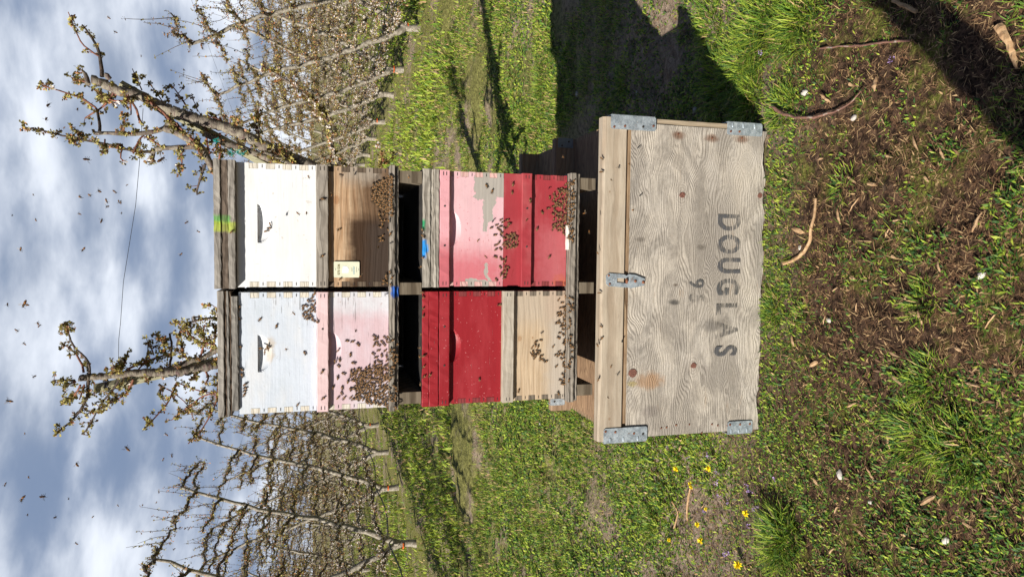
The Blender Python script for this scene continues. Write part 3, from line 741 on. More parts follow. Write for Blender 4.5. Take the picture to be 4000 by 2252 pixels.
hive('bare pale pine hive box at the bottom of the left hand column', LX0, LX1, .8, 1.0495, dict(front=nat, side=nat, finger=natf, cleat=cl_grey2), cleat=(.206, .2488, .0205), fingers=[(.012+k*.052, .037+k*.052) for k in range(4)])

# tag stapled on the brown box
a = at(1304, 1052, -.002); b = at(1404, 1052, -.002); cx = (RX0+RX1)/2
xa = at(1350, 1083, -.002)[0]-cx; xb = at(1350, 1021, -.002)[0]-cx; za = b[2]-1.4625; zb = a[2]-1.4625
tg = G().plate(rrect(xa, xb, za, zb, .003), -.0045, .0022).build('hive_tag', plain('tag_plastic', (.74, .74, .56), (.68, .69, .52), 50, rough=.4, bump=.05), brown)
xm = (xa+xb)/2; zz_ = lambda t: zb-(zb-za)*t
tan_ink = plain('tan_print', (.30, .24, .08), (.2, .16, .05), 50); pale_ink = plain('pale_blue_print', (.42, .58, .60), (.38, .52, .56), 50); wht = plain('white_print', (.80, .82, .86), (.75, .78, .84), 50)
text_part('0731236', .0105, xm, zz_(.19), -.0049, tan_ink, tg, bold=.0002)
text_part('nectar', .0105, xm-.003, zz_(.77), -.0049, pale_ink, tg, bold=.0001, sx=1.05)
G().plate([(xm-.011, zz_(.57)), (xm+.003, zz_(.58)), (xm+.011, zz_(.50)), (xm+.012, zz_(.36)), (xm+.004, zz_(.34)), (xm-.012, zz_(.31))], -.0049, .0004).build('white_patch', wht, tg)
for t, l in ((.06, .004), (.70, .007), (.88, .009), (.96, .004)):
    G().box(xm-l, xm+l, -.0052, -.0045, zz_(t)-.0004, zz_(t)+.0004).build('print_line', plain('grey_print', (.25, .25, .2)), tg)

# white stick in the entrance of the red box
a = at(2219, 880, -.02); b = at(2219, 975, -.02)
G().cbox(b[0], a[0], -.032, -.012, .7985, .8085, .002, nx=8, jit=.0006).build('entrance_stick', paint('stick_white', (.78, .74, .66), chips=.7, seed=9), None)
st = bpy.data.objects['entrance_stick']; tag(st, 'thin white painted stick lying in the entrance of the faded red box', 'stick')

# ------------------------------------------------------------------ lids
shade_dark = plain('shade_dark_sheet', (.05, .045, .04), (.03, .027, .025), 20)  # near-black tone puts the shade of the pallet gap into the colour
def lid(label, x0, x1, y0, y1, layers, name='hive_cover', cat='hive cover'):
    root = tag(empty(name, ((x0+x1)/2, 0, layers[0][0])), label, cat)
    w = (x1-x0)/2
    for (z0, z1, dy, mt, nm, dx) in layers:
        z0 -= layers[0][0]; z1 -= layers[0][0]
        G().cbox(-w+dx, w-dx, y0+dy, y1-dy*.5, z0+.0004, z1, .002, nx=26, jit=.0010).build(nm, mt, root)
    G().box(-w+.004, w-.004, y0+.012, y1-.004, z1+.0002, z1+.0010).build('shade_sheet', shade_dark, root)  # added sheet, darkens the lid top as shade under the pallet
    return root
def spots_for(x0, x1, z0, lst):
    cx = (x0+x1)/2; o = []
    for colr, pxa, pxb, pya, pyb, amt in lst:
        o.append((colr, at(pxa, pyb, -.02)[0]-cx, at(pxa, pya, -.02)[0]-cx, at(pxb, pya, -.02)[2]-z0, at(pxa, pya, -.02)[2]-z0, dict(soft=.006, amp=.018), amt))
    return o
sp1 = spots_for(RX0, RX1, 1.961, [((.10, .36, .06), 830, 900, 840, 874, .75), ((.42, .50, .05), 830, 925, 864, 905, .75)])
lid_r1 = wood('lid_grey_green_spray', (.40, .37, .33), (.13, .115, .10), ring=.45, bump=.9, seed=1.2, spots=sp1)
lid_rc = wood('lid_core_green_spray', (.20, .155, .12), (.06, .045, .035), ring=.5, bump=.9, seed=3.2, spots=[(s[0], *s[1:6], .4) for s in sp1])
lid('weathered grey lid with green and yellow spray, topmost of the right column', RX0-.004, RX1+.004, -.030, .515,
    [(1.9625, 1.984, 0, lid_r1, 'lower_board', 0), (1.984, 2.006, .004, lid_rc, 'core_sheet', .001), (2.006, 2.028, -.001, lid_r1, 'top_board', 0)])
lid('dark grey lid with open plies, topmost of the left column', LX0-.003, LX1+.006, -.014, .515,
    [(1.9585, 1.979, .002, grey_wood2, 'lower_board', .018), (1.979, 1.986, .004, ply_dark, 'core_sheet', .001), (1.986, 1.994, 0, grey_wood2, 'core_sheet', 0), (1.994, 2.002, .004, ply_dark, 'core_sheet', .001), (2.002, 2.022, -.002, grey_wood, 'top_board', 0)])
sp2 = spots_for(RX0, RX1, 1.2875, [((.02, .30, .12), 1638, 1660, 858, 895, .95), ((.02, .27, .72), 1638, 1664, 935, 1004, .97), ((.02, .27, .72), 1655, 1672, 955, 985, .95)])
lid_r2 = wood('lid_striped_grey', (.50, .46, .40), (.17, .15, .125), ring=.6, rings=20, bump=1.0, seed=2.6, spots=sp2)
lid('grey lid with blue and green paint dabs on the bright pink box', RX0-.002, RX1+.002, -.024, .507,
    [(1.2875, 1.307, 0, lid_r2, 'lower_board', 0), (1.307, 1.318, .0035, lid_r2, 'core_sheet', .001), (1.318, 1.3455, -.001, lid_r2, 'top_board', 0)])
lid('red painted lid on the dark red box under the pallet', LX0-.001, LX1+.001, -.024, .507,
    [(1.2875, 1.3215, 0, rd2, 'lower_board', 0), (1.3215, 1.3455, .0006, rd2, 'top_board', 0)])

# the second rank of hives behind, seen through the gaps and by their shadow
bk = wood('back_hive_wood', (.50, .46, .40), (.26, .22, .18), seed=8.8)
bw = paint('back_white_paint', (.78, .77, .74), None, seed=8.1)
for k, (x0, x1, nm, mt) in enumerate(((RX0, RX1, 'right', bk), (LX0, LX1, 'left', bw))):
    for z0, z1, wd in ((.8, 1.045, 'lower'), (1.0455, 1.2865, 'upper')):
        hive('%s %s hive box of the rear rank, hidden behind the %s column' % (wd, {'right': 'bare', 'left': 'white'}[nm], nm), x0, x1, z0, z1, dict(front=mt, side=mt, finger=natf), y0=.515, staples=False)
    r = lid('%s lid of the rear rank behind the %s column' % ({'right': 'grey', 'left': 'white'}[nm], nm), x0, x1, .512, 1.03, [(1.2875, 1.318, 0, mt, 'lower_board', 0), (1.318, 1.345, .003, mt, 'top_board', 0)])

# ------------------------------------------------------------------ orchard trees
def bark(name, c1, c2, c3, ring=90, bump=.5):
    m, N, p, out = newmat(name)
    co = N.n('ShaderNodeTexCoord').outputs['Object']
    a = N.noise(co, 22, 5, .65); b = N.noise(N.mapv(co, (1, 1, 5)), ring*.35, 3, .6)
    c = N.mix(N.step(a, .38, .62), c1, c2); c = N.mix(N.math('MULTIPLY', N.step(b, .55, .68), .75), c, c3)
    N.put(p.inputs['Base Color'], c); p.inputs['Roughness'].default_value = .7; p.inputs['Specular IOR Level'].default_value = .3
    N.put(p.inputs['Normal'], N.bump(N.math('ADD', a, b), bump, .006)); return m
bark_pale = bark('pale_bark', (.40, .36, .29), (.21, .18, .14), (.10, .075, .06))
bark_old = bark('grey_lichen_bark', (.27, .235, .175), (.11, .085, .07), (.10, .04, .045), ring=60, bump=.9)
bark_red = bark('red_brown_twig', (.17, .075, .06), (.10, .05, .04), (.24, .17, .13))
bark_red2 = bark('red_brown_shoot', (.26, .10, .06), (.15, .06, .04), (.34, .22, .16))
bark_dark = bark('dark_branch', (.10, .07, .055), (.05, .038, .03), (.17, .13, .10))
bud_m = [leafmat('bud_brown', (.22, .13, .06), .1), leafmat('bud_olive', (.21, .19, .06), .15), leafmat('bud_yellow', (.44, .40, .13), .2),
         leafmat('bud_orange', (.40, .19, .08), .1), leafmat('bud_dark', (.07, .05, .03), .1), leafmat('blossom_white', (.82, .78, .75), .25, var=.06)]  # fifth is a very dark brown bud, mixed in at random
tape_m = plain('teal_tie_tape', (.01, .30, .26), (.01, .2, .18), 30, rough=.4)
orange_m = plain('orange_tie', (.75, .16, .03), (.55, .10, .02), 30, rough=.5)
post_wood = wood('grey_green_post', (.38, .36, .24), (.20, .19, .12), ring=.4, seed=4.4, axis='Z', bump=.6)

def sprays(P, k, L, Wd, mats, probs, spread=.0):
    """k small pointed leaves round each point, turned every way"""
    P = np.asarray(P, float); n = len(P); Q = np.repeat(P, k, 0) + (rng.random((n*k, 3))-.5)*spread
    d = rng.normal(size=(n*k, 3)); d[:, 2] += .25; d /= np.linalg.norm(d, axis=1)[:, None]
    s = np.cross(d, rng.normal(size=(n*k, 3))); s /= np.linalg.norm(s, axis=1)[:, None]
    l = (L[0]+rng.random(n*k)*(L[1]-L[0]))[:, None]; w = l*(Wd[0]+rng.random(n*k)*(Wd[1]-Wd[0]))[:, None]*.5
    V = np.stack([Q, Q+d*l*.55+s*w, Q+d*l, Q+d*l*.55-s*w], 1).reshape(-1, 3)
    F = (np.arange(n*k)*4)[:, None]+np.array([[0, 1, 2, 3]])
    cs = np.cumsum(np.array(probs)/sum(probs))
    base = np.searchsorted(cs, np.minimum(np.repeat(rng.random(n), k)*.7 + rng.random(n*k)*.3, .9999))
    return V, F, np.minimum(base, len(probs)-1)

def smooth_path(pts, n, wob=0.0, seed=0):
    P = np.asarray(pts, float); t = np.linspace(0, 1, len(P)); u = np.linspace(0, 1, n)
    Q = np.stack([np.interp(u, t, P[:, k]) for k in range(3)], 1)
    for _ in range(2): Q[1:-1] = (Q[:-2]+2*Q[1:-1]+Q[2:])/4
    if wob: Q[1:-1] += (rng.random((n-2, 3))-.5)*wob
    return Q

def v_tree(seed, near=False):
    """one cherry trained to a V: short trunk, two leaning leaders, laterals tied along the wires"""
    global rng
    keep = rng; rng = np.random.default_rng(100+seed)
    trunk, br_, buds = G(), G(), []; cl = []; fl = []; tp = []
    b0 = np.array([0, 0, -.05]); b1 = np.array([(rng.random()-.5)*.06, (rng.random()-.5)*.06, .29])
    trunk.tube(smooth_path([b0, b0*.5+b1*.5+[.01, .01, 0], b1], 6, .01), [.075, .066, .062, .060, .058, .052], 8, 0, wob=.15)
    for sg in (-1, 1):
        top = np.array([sg*(1.22+rng.random()*.15), (rng.random()-.5)*.5, 3.15+rng.random()*.35])
        dr = (rng.random()-.5)*.5
        ctl = [b1-[0, 0, .05], b1+[sg*.20, dr*.2, .32], b1*.62+top*.38+[sg*.06, dr*.4, -.05], b1*.3+top*.7+[-sg*.03, dr*.25, .03], top]
        P = smooth_path(ctl, 22, .035); trunk.tube(P, np.linspace(.052, .019, 22)*(1+.12*rng.random(22)), 7, 0, wob=.18)
        L = np.linspace(0, 1, 22)
        for hz_ in list(np.arange(.46, top[2]-.15, .27 + .06*rng.random())) + [top[2]-.02]:
            q = np.array([np.interp(hz_, P[:, 2], P[:, k]) for k in range(3)])
            for dy in (-1, 1):
                ln = 1.1+rng.random()*.45
                if rng.random() < .12: continue
                e = q + [sg*(.10*(rng.random()-.2)), dy*ln, (rng.random()-.35)*.22]
                mid = (q+e)/2 + [(rng.random()-.5)*.12, 0, -.05+rng.random()*.16]
                B = smooth_path([q, q*.75+e*.25+[0, 0, .06], mid, q*.25+e*.75, e], 16, .055)
                br_.tube(B, np.linspace(.022, .008, 16), 5, 1 if rng.random() < .8 else 0, cap=False)
                for k in range(1, 16):
                    nsp = 4
                    for _ in range(nsp):
                        f = rng.random(); pt = B[k-1]*(1-f)+B[k]*f
                        o = rng.normal(size=3)*np.array([1, .6, .9]); o /= np.linalg.norm(o); sl = .015+rng.random()**2*.09
                        br_.tube([pt, pt+o*sl], [.0035, .002], 3, 1, cap=False); cl.append(pt+o*sl)
                        if rng.random() < .7: cl.append(pt+o*sl*.5)
                    if rng.random() < .34:    # a longer shoot, bare towards its tip
                        pt = B[k]; o = np.array([(rng.random()-.3)*sg*.8, (rng.random()-.5)*.8, .5+rng.random()*.6]); sl = .15+rng.random()*.34
                        if rng.random() < .25: o[2] *= -.8
                        S = smooth_path([pt, pt+o*sl*.5+rng.normal(size=3)*.02, pt+o*sl], 6, .008)
                        br_.tube(S, np.linspace(.005, .002, 6), 4, 1, cap=False)
                        for w in range(1, 6):
                            if rng.random() < .75: cl.append(S[w]+rng.normal(size=3)*.006)
            if rng.random() < .5: tp.append(q)
        for k in range(4, 22):        # spurs on the leader itself
            for _ in range(2):
                o = rng.normal(size=3); o /= np.linalg.norm(o); cl.append(P[k]+o*.07); cl.append(P[k]+o*.03); br_.tube([P[k], P[k]+o*.06], [.005, .003], 3, 1, cap=False)
    cl = np.array(cl); nfl = int(len(cl)*.13); idx = rng.permutation(len(cl)); low = np.argsort(cl[idx, 2]+rng.random(len(cl))*2.6)[:nfl]
    fl = cl[idx[low]]
    ms = [bark_pale, bark_red]
    t_me = trunk.mesh('trunk', [bark_pale], True); b_me = br_.mesh('branches', [bark_old, bark_dark])
    V, F, mi = sprays(cl, 5, (.013, .031), (.45, .9), bud_m, (.27, .24, .15, .12, .17, .05), .030)
    c_me = mesh_np('buds', [(V, F, mi)], bud_m)
    V, F, mi = sprays(fl, 7, (.013, .024), (.8, 1.1), bud_m, (0, 0, .06, 0, 0, .94), .03)
    f_me = mesh_np('blossom', [(V, F, mi)], bud_m)
    g = G()
    for a in np.linspace(0, 2*math.pi, 9)[:-1]:
        c, s, c2, s2 = math.cos(a), math.sin(a), math.cos(a+math.pi/4), math.sin(a+math.pi/4); r = .067
        g.add([(r*c, r*s, .19), (r*c2, r*s2, .19), (r*c2, r*s2, .212), (r*c, r*s, .212)], [(0, 1, 2, 3)])
    tie = g.mesh('tie', [orange_m, tape_m])
    rng = keep
    return dict(trunk=t_me, branches=b_me, buds=c_me, blossom=f_me, tie=tie)

variants = [v_tree(k) for k in range(5)]
def row_x(side, y):
    return -4.82+.05*(min(y, 18)-9.2) if side < 0 else 3.78-.10*(min(y, 18)-9.3)
ORD = ['nearest', 'second', 'third', 'fourth', 'fifth', 'sixth', 'seventh', 'eighth', 'ninth', 'tenth']
rows = {-1: [4.15, 6.7, 9.2, 11.8, 13.95, 16.2, 18.7, 21.2], 1: [4.9, 7.2, 9.3, 11.3, 12.9, 14.9, 16.6, 18.9, 21.3]}
for sd_, ys in rows.items():
    for k, y in enumerate(ys):
        v = variants[(k*2+(sd_ > 0)) % 5]; x = row_x(sd_, y)
        root = empty('cherry_tree', (x, y, float(ground_h(x, y))), rnd.choice((0, math.pi)) + R_(rnd.uniform(-5, 5)))
        root.scale = (1, 1, rnd.uniform(.97, 1.04)*(1.10 if sd_ < 0 else .95))
        tag(root, '%s V-trained cherry tree along the row on the %s of the stack' % (ORD[k], 'left' if sd_ < 0 else 'right'), 'tree', 'cherry trees trained in two rows along the aisle')
        for nm in ('trunk', 'branches', 'buds', 'blossom'): link(nm, v[nm], root)
        if k in (2, 3, 5): link('tie', v['tie'], root)
# the rest of the orchard beyond: one mass of V trees that nobody could tell apart
chunks = {nm: [] for nm in ('trunk', 'branches', 'buds', 'blossom')}
def me_arrays(me):
    V = np.empty(len(me.vertices)*3, np.float32); me.vertices.foreach_get('co', V); V = V.reshape(-1, 3)
    lv = np.empty(len(me.loops), np.int32); me.loops.foreach_get('vertex_index', lv)
    tot = np.empty(len(me.polygons), np.int32); me.polygons.foreach_get('loop_total', tot)
    mi = np.empty(len(me.polygons), np.int32); me.polygons.foreach_get('material_index', mi)
    st_ = np.concatenate([[0], np.cumsum(tot)[:-1]])
    return V, lv, tot, mi, st_
arrs = [{nm: me_arrays(v[nm]) for nm in chunks} for v in variants]
far = []
for X0_, y0_, y1_ in ((-4.38, 23.7, 48), (2.91, 23.7, 48), (-9.6, 9, 44), (8.3, 9, 44), (-14.4, 13, 44), (13.2, 13, 44), (-.8, 30, 50), (-19.2, 18, 42), (18, 18, 42)):
    y = y0_
    while y < y1_:
        far.append((X0_, y)); y += 2.5
mats_all = [bark_pale, bark_old, bark_dark] + bud_m
offs = {'trunk': [0], 'branches': [1, 2], 'buds': [3+k for k in range(6)], 'blossom': [3+k for k in range(6)]}
allc = []
for n_, (x, y) in enumerate(far):
    a = arrs[n_ % 5]; sgn = 1 if n_ % 3 else -1
    for nm in chunks:
        V, lv, tot, mi, st_ = a[nm]
        V2 = V*np.array([sgn, 1 if n_ % 2 else -1, .93+.1*rnd.random()]) + np.array([x, y, 0])
        for k in (3, 4):
            sel = np.where(tot == k)[0]
            if nm in ('buds', 'blossom'): sel = sel[rng.random(len(sel)) < .6]
            if len(sel): allc.append((V2, lv[st_[sel][:, None]+np.arange(k)[None]], np.array(offs[nm])[mi[sel]]))
tag(link('orchard', mesh_np('orchard', allc, mats_all)), 'far mass of budding cherry trees closing the view behind the two rows', 'orchard', kind='stuff')

# drip hoses and wires along the rows
hose_m = plain('black_hose', (.035, .05, .06), (.02, .03, .035), 40, rough=.45)
wire_m = plain('trellis_wire_steel', (.10, .10, .11), (.07, .07, .08), 40, rough=.4, metal=.5)
for sd_, nm in ((-1, 'left'), (1, 'right')):
    for q in range(1 if sd_ < 0 else 2):
        pts = []
        for y in np.arange(3, 24, .4):
            ph = ((y-9.2) % 2.5)/2.5
            pts.append((row_x(sd_, y)+.08+q*.07, y, .50+q*.05 - .10*math.sin(math.pi*ph)*(1 if q == 0 else .5)))
        tag(G().tube(pts, .011, 6).build('drip_hose', hose_m, smooth=True), ('black drip hose sagging along the left tree row', 'lower black drip hose tied along the right tree row', 'upper black drip hose tied along the right tree row')[(sd_ > 0)+q], 'hose')
    for sg in (-1, 1):
        for z in (.95, 1.6, 2.3, 3.0):
            pts = [(row_x(sd_, y)+sg*(.12+.40*(z-.4)), y, z) for y in np.arange(3, 26, 1.)]
            tag(G().tube(pts, .0018, 4).build('trellis_wire', wire_m), 'thin %s trellis wire on the %s slope of the %s tree row' % ({.95: 'lowest', 1.6: 'second lowest', 2.3: 'second highest', 3.0: 'highest'}[z], 'aisle' if sg*sd_ < 0 else 'outer', nm), 'wire')

# the two big leaders standing close behind the stack, traced limb by limb
def traced(label, Y, limbs, seed, bloom=.03, kbud=1.0):
    global rng
    keep = rng; rng = np.random.default_rng(seed)
    root = tag(empty('cherry_tree', at(2250, 1230 if seed == 5 else 1330, Y)*np.array([1, 1, 0])), label, 'tree')
    base = np.array(root.location)
    bigs, smalls = G(), G(); cl = []; fl = []; done = []
    for lb in limbs:
        pts, r0, r1 = lb[0], lb[1], lb[2]; dens = lb[3] if len(lb) > 3 else 1.0; flw = lb[4] if len(lb) > 4 else bloom
        off0 = 0.0
        if done:
            dd = [(abs(px-pts[0][0])+abs(py-pts[0][1]), o) for px, py, o in done]; m_ = min(dd); off0 = m_[1] if m_[0] < 60 else 0
        off1 = off0 + (rng.random()-.5)*.45*(0 if r0 > 15 else 1)
        n = len(pts); P = []
        for k, (px, py) in enumerate(pts):
            o = off0+(off1-off0)*k/max(1, n-1); P.append(at(px, py, Y+o)-base); done.append((px, py, o))
        P = np.array(P); lt = np.linalg.norm(np.diff(P, axis=0), axis=1).sum()
        nn = max(4, int(lt/.035)); Q = smooth_path(P, nn, .006 if r0 < 8 else .010)
        sc = (Y+2.5)/2762
        rr = np.linspace(r0, r1, nn)*sc
        if r0 > 8: rr = rr*(1+.12*np.sin(np.arange(nn)*1.7+seed)*rng.random(nn))
        (bigs if r0 >= 8 else smalls).tube(Q, rr, 9 if r0 >= 8 else 6, 0 if r0 >= 8 else (1 if r0 > 4.4 else 2), wob=.12)
        if dens > 0:
            for k in range(1 if r0 < 8 else 2, nn):
                cnt = rng.poisson(dens*kbud*(1.7 if r0 < 8 else 1.0))
                for _ in range(cnt):
                    o = rng.normal(size=3); o /= np.linalg.norm(o); sl = rr[k] + .006+rng.random()**2*.05
                    pt = Q[k]+o*sl; smalls.tube([Q[k], pt], [.0030, .0022], 3, 2, cap=False)
                    (fl if rng.random() < flw else cl).append(pt)
                    cl.append(pt + rng.normal(size=3)*.006)
    bigs.build('trunk', [bark_old], root, smooth=True)
    smalls.build('branches', [bark_old, bark_dark, bark_red2], root, smooth=True)
    V, F, mi = sprays(np.array(cl), 8, (.012, .027), (.5, .9), bud_m, (.22, .30, .24, .12, .12, 0), .016)
    link('buds', mesh_np('buds', [(V, F, mi)], bud_m), root)
    if fl:
        V, F, mi = sprays(np.array(fl), 9, (.012, .022), (.8, 1.1), bud_m, (0, 0, .05, .05, 0, .9), .02)
        link('blossom', mesh_np('blossom', [(V, F, mi)], bud_m), root)
    rng = keep
    return root
A = [
 ([(357,310),(414,331),(466,357),(543,372),(621,409),(672,434),(735,455),(807,476),(879,497),(931,512),(993,552),(1090,599),(1162,628),(1300,690),(1500,780),(1800,900),(2050,1010),(2250,1100)],15,26,.5),
 ([(797,522),(879,559),(983,590),(1090,640),(1200,690),(1400,790),(1700,920)],10,14,.8),
 ([(398,300),(398,259),(393,222),(383,181),(367,155),(341,124),(321,98)],7,3,.6),
 ([(391,222),(363,203),(336,186),(310,166),(297,129),(282,78),(266,47)],3.2,1.4,.9),
 ([(450,352),(440,383),(412,408),(388,429),(358,446),(333,461)],4,2.5,.2),
 ([(380,429),(372,414),(331,388),(279,367),(228,352),(196,342),(166,336)],4,2,1.1),
 ([(380,429),(388,466),(393,497),(388,517)],5,6,.1),
 ([(880,700),(828,673),(807,595),(766,559),(724,538),(672,512),(641,502)],14,11,.8),
 ([(672,476),(641,507),(569,522),(491,522),(440,522),(372,522)],9,6,.45),
 ([(724,538),(700,500),(672,476),(650,455)],9,9,.9),
 ([(766,574),(698,579),(640,579),(605,582),(595,595),(590,636)],9,8,.7),
 ([(595,595),(556,593),(517,590),(466,574),(388,559),(310,543),(259,533),(207,522),(155,507),(98,497)],6,2,1.0),
 ([(548,481),(546,460),(543,440),(530,415),(517,398),(500,385)],4,4,.6),
 ([(507,393),(470,392),(429,398),(410,378)],4,2,.7),
 ([(429,398),(405,378),(385,365)],3,2,1.2),
 ([(554,352),(538,310),(517,269)],2.5,1.5,.9),([(647,414),(610,362),(579,321)],2.5,1.5,.9),
 ([(724,409),(698,367),(665,331)],3,1.5,.9),([(771,435),(765,410),(753,383)],2,1.2,.7),
 ([(879,497),(872,475),(864,455),(838,452),(812,455)],4,2,1.2),([(895,491),(900,450)],2,1,.4),([(925,495),(912,452)],2,1,.4),
 ([(802,641),(792,665),(780,700),(766,740),(770,760)],5,3,1.0),
 ([(345,330),(330,300),(345,290),(325,280)],9,5,1.2),([(430,310),(415,295),(418,288)],9,8,.1),([(335,320),(312,312),(290,308)],3,2,1.4),
 ([(470,365),(440,372),(415,380),(400,372)],4,2,1.3),([(500,370),(520,420),(505,440),(512,448)],3,2,1.0),
 ([(600,420),(625,440),(650,455)],5,4,.9),([(560,385),(600,405),(640,440),(670,476)],4,5,1.1),
 ([(798,476),(810,520),(800,560),(820,600)],4,3,1.6),([(860,520),(850,560),(870,600),(850,630)],4,3,1.6),([(690,480),(720,520),(760,545),(780,600)],4,3,1.5),
 ([(1010,560),(1020,520),(1000,490),(985,480)],4,2,1.2),([(1000,480),(1010,465),(990,455)],3,2,1.6),
 ([(740,560),(700,600),(720,640),(700,655)],3,2,1.3),([(480,575),(460,600),(470,625),(480,630)],3,2,.9),
 ([(485,522),(484,500),(487,470)],3,2,.8),([(410,545),(405,580),(400,600)],3,2,.9),([(300,540),(290,560)],2,2,1.2),([(310,541),(300,510)],3,2,1.4),
 ([(640,580),(560,520),(545,540),(520,600)],3,3,1.2),
 ([(1500,760),(1420,700),(1365,661),(1331,632),(1292,642)],13,9,.2),
 ([(1365,661),(1342,650),(1317,632),(1297,575),(1297,521),(1283,473),(1264,435),(1210,381),(1167,348),(1114,309),(1070,285),(1037,266)],8,3,2.8,.42),
 ([(1283,473),(1255,450),(1240,420)],4,2,3.0,.5),([(1500,720),(1487,663),(1499,614),(1487,589)],3,1.6,1.1,.1),([(1499,640),(1530,625),(1545,600)],2,1.4,1.0,.1),
]
B = [
 ([(309,1477),(359,1472),(448,1463),(538,1454),(628,1454),(717,1450),(807,1432),(852,1418),(1000,1402),(1300,1396),(1700,1380),(2250,1360)],11,22,.25),
 ([(605,1450),(672,1441),(740,1409),(798,1396),(847,1364),(980,1350),(1300,1370)],8,12,.9),
 ([(350,1459),(354,1414),(327,1387),(291,1360),(273,1324),(264,1293)],5,2.5,.7),([(268,1300),(262,1285),(260,1275)],3,2,3.5),
 ([(327,1454),(323,1414),(305,1390),(291,1369),(266,1350),(242,1342)],4,2.2,1.2),
 ([(291,1485),(270,1482),(251,1481),(211,1485)],5,2,1.7),([(295,1490),(275,1500),(255,1505)],4,2,1.8),
 ([(345,1485),(345,1520),(345,1548),(323,1593),(287,1638),(262,1658),(242,1674),(215,1692)],6,2.2,1.2),
 ([(314,1503),(300,1530),(291,1548),(265,1562),(242,1571)],3.5,2,1.8),([(330,1500),(320,1540),(310,1560)],3,2,1.6),
 ([(466,1481),(450,1510),(426,1539),(400,1570),(390,1584),(372,1615),(354,1656),(323,1696)],4.5,2,.9),
 ([(520,1481),(510,1505),(498,1530),(480,1548),(457,1562),(421,1575),(394,1598),(370,1605),(345,1611)],4,2,1.5),
 ([(852,1530),(815,1540),(784,1548),(760,1568),(740,1584),(708,1611),(672,1638)],3.5,2,1.7),
 ([(690,1494),(680,1520),(672,1548),(655,1570),(645,1584),(619,1615),(600,1640),(578,1656)],4,2,1.6),
 ([(690,1490),(725,1505),(762,1521),(807,1535),(847,1530)],2.4,2,.5),
 ([(847,1454),(856,1503),(850,1540),(843,1571),(820,1629),(789,1674),(760,1706),(735,1732)],4,1.8,1.0),
 ([(650,1517),(675,1530),(699,1544),(740,1584),(753,1629)],2.4,1.5,.7),
 ([(663,1432),(668,1400),(672,1369),(670,1330),(663,1302)],5,4,1.0),
 ([(852,1240),(829,1243),(784,1243),(740,1257),(717,1266),(705,1290),(699,1324),(690,1350)],5.5,4,1.1),([(740,1257),(755,1280),(745,1300)],3,2,1.3),([(705,1270),(690,1255),(680,1253)],3,1.5,1.0),
 ([(720,1264),(735,1300),(760,1330),(800,1340),(840,1345)],4,3,1.5),([(699,1330),(720,1370),(715,1395)],5,4,1.3),
 ([(471,1445),(485,1425),(498,1414),(498,1369)],3,2,1.6),([(538,1445),(555,1430),(569,1414),(578,1378),(578,1340)],3,2,1.6),
 ([(480,1440),(460,1432),(445,1432)],3,2,2.0),([(500,1440),(540,1420),(580,1415),(620,1390),(650,1385)],4,3,2.0),
 ([(600,1385),(590,1350),(578,1340)],3,1.6,1.2),([(650,1390),(640,1340),(620,1310),(605,1303)],4,2,1.4),
 ([(640,1330),(650,1310),(630,1330)],3,2,2.5),([(780,1400),(800,1340),(790,1300),(800,1270)],4,3,1.7),([(820,1380),(840,1330),(845,1290),(830,1260)],4,3,1.8),
 ([(845,1200),(830,1196),(820,1185)],2,1.2,.8),([(847,1225),(825,1215)],2,1.2,.8),
 ([(640,1440),(700,1425),(760,1415),(830,1400)],3,3,1.4),([(445,1433),(455,1450)],5,5,.4),
 ([(560,1452),(570,1480),(580,1490)],4,2,1.8),([(620,1500),(650,1512),(640,1530),(620,1525)],5,4,1.8),([(762,1455),(770,1470)],2,2,1.5),
 ([(800,1440),(815,1465),(820,1485),(806,1490)],4,3,1.8),
]
YA, YB = 2.7, 3.1
hr = random.Random(21)
for k in range(28):      # limbs added mostly behind the hives to throw branch shadows on the lawn
    x0 = hr.uniform(1150, 1950); y0 = 650+(x0-1150)*.33; dx = hr.uniform(-260, 160); dy = hr.uniform(60, 420)*hr.choice((1, 1, -.25))
    A.append(([(x0, y0), (x0+dx*.35, y0+dy*.3), (x0+dx*.6, y0+dy*.7), (x0+dx, min(1480, y0+dy))], 11, 5, 2.2))
for k in range(12):  # likewise added on the left tree for its shadows
    x0 = hr.uniform(1000, 1900); dy = hr.uniform(80, 330)*hr.choice((-1, .4)); dx = hr.uniform(-220, 120)
    B.append(([(x0, 1400), (x0+dx*.4, 1400+dy*.35), (x0+dx, 1400+dy)], 10, 5, 2.0))
traced('big grey leader of a cherry tree rising behind the right column, branches reaching up', YA, A, 5)
traced('upright cherry tree leader rising behind the left column, thick with buds', YB, B, 9, kbud=.85)
def post(label, a, b, Y, hw):
    root = empty('trellis_post', (0, 0, 0)); tag(root, label, 'post')
    P0 = at(*a, Y); P1 = at(*b, Y); d = P1-P0; P1 = P0+d*((-.3-P0[2])/d[2])
    r = hw*(Y+2.5)/2762
    root.location = (P1[0], P1[1], 0); loc = np.array(root.location)
    g = G(); g.tube([P0-loc, P0-loc+(P1-P0)*.5, P1-loc], [r, r, r*1.02], 6, 0); g.build('shaft', post_wood, root)
    q = G(); q.tube([P0-loc+(P1-P0)*.02, P0-loc+(P1-P0)*.026], r*1.06, 8, 0); q.build('wire_loop', wire_m, root)
    return root
post('square wooden trellis post leaning behind the right hand cherry leader', (471, 331), (983, 610), YA+.12, 17)
post('square wooden trellis post leaning behind the left hand cherry leader', (372, 1517), (850, 1410), YB+.12, 19)
w = [at(559, 424, YA+.1), at(546, 621, 2.85), at(530, 800, 2.9), at(482, 1100, 3.0), at(471, 1257, 3.05), at(464, 1324, 3.1), at(462, 1436, 3.15)]
tag(G().tube(w, .0019, 4).build('trellis_wire', wire_m), 'single thin wire slung across the sky between the two leaning posts', 'wire')
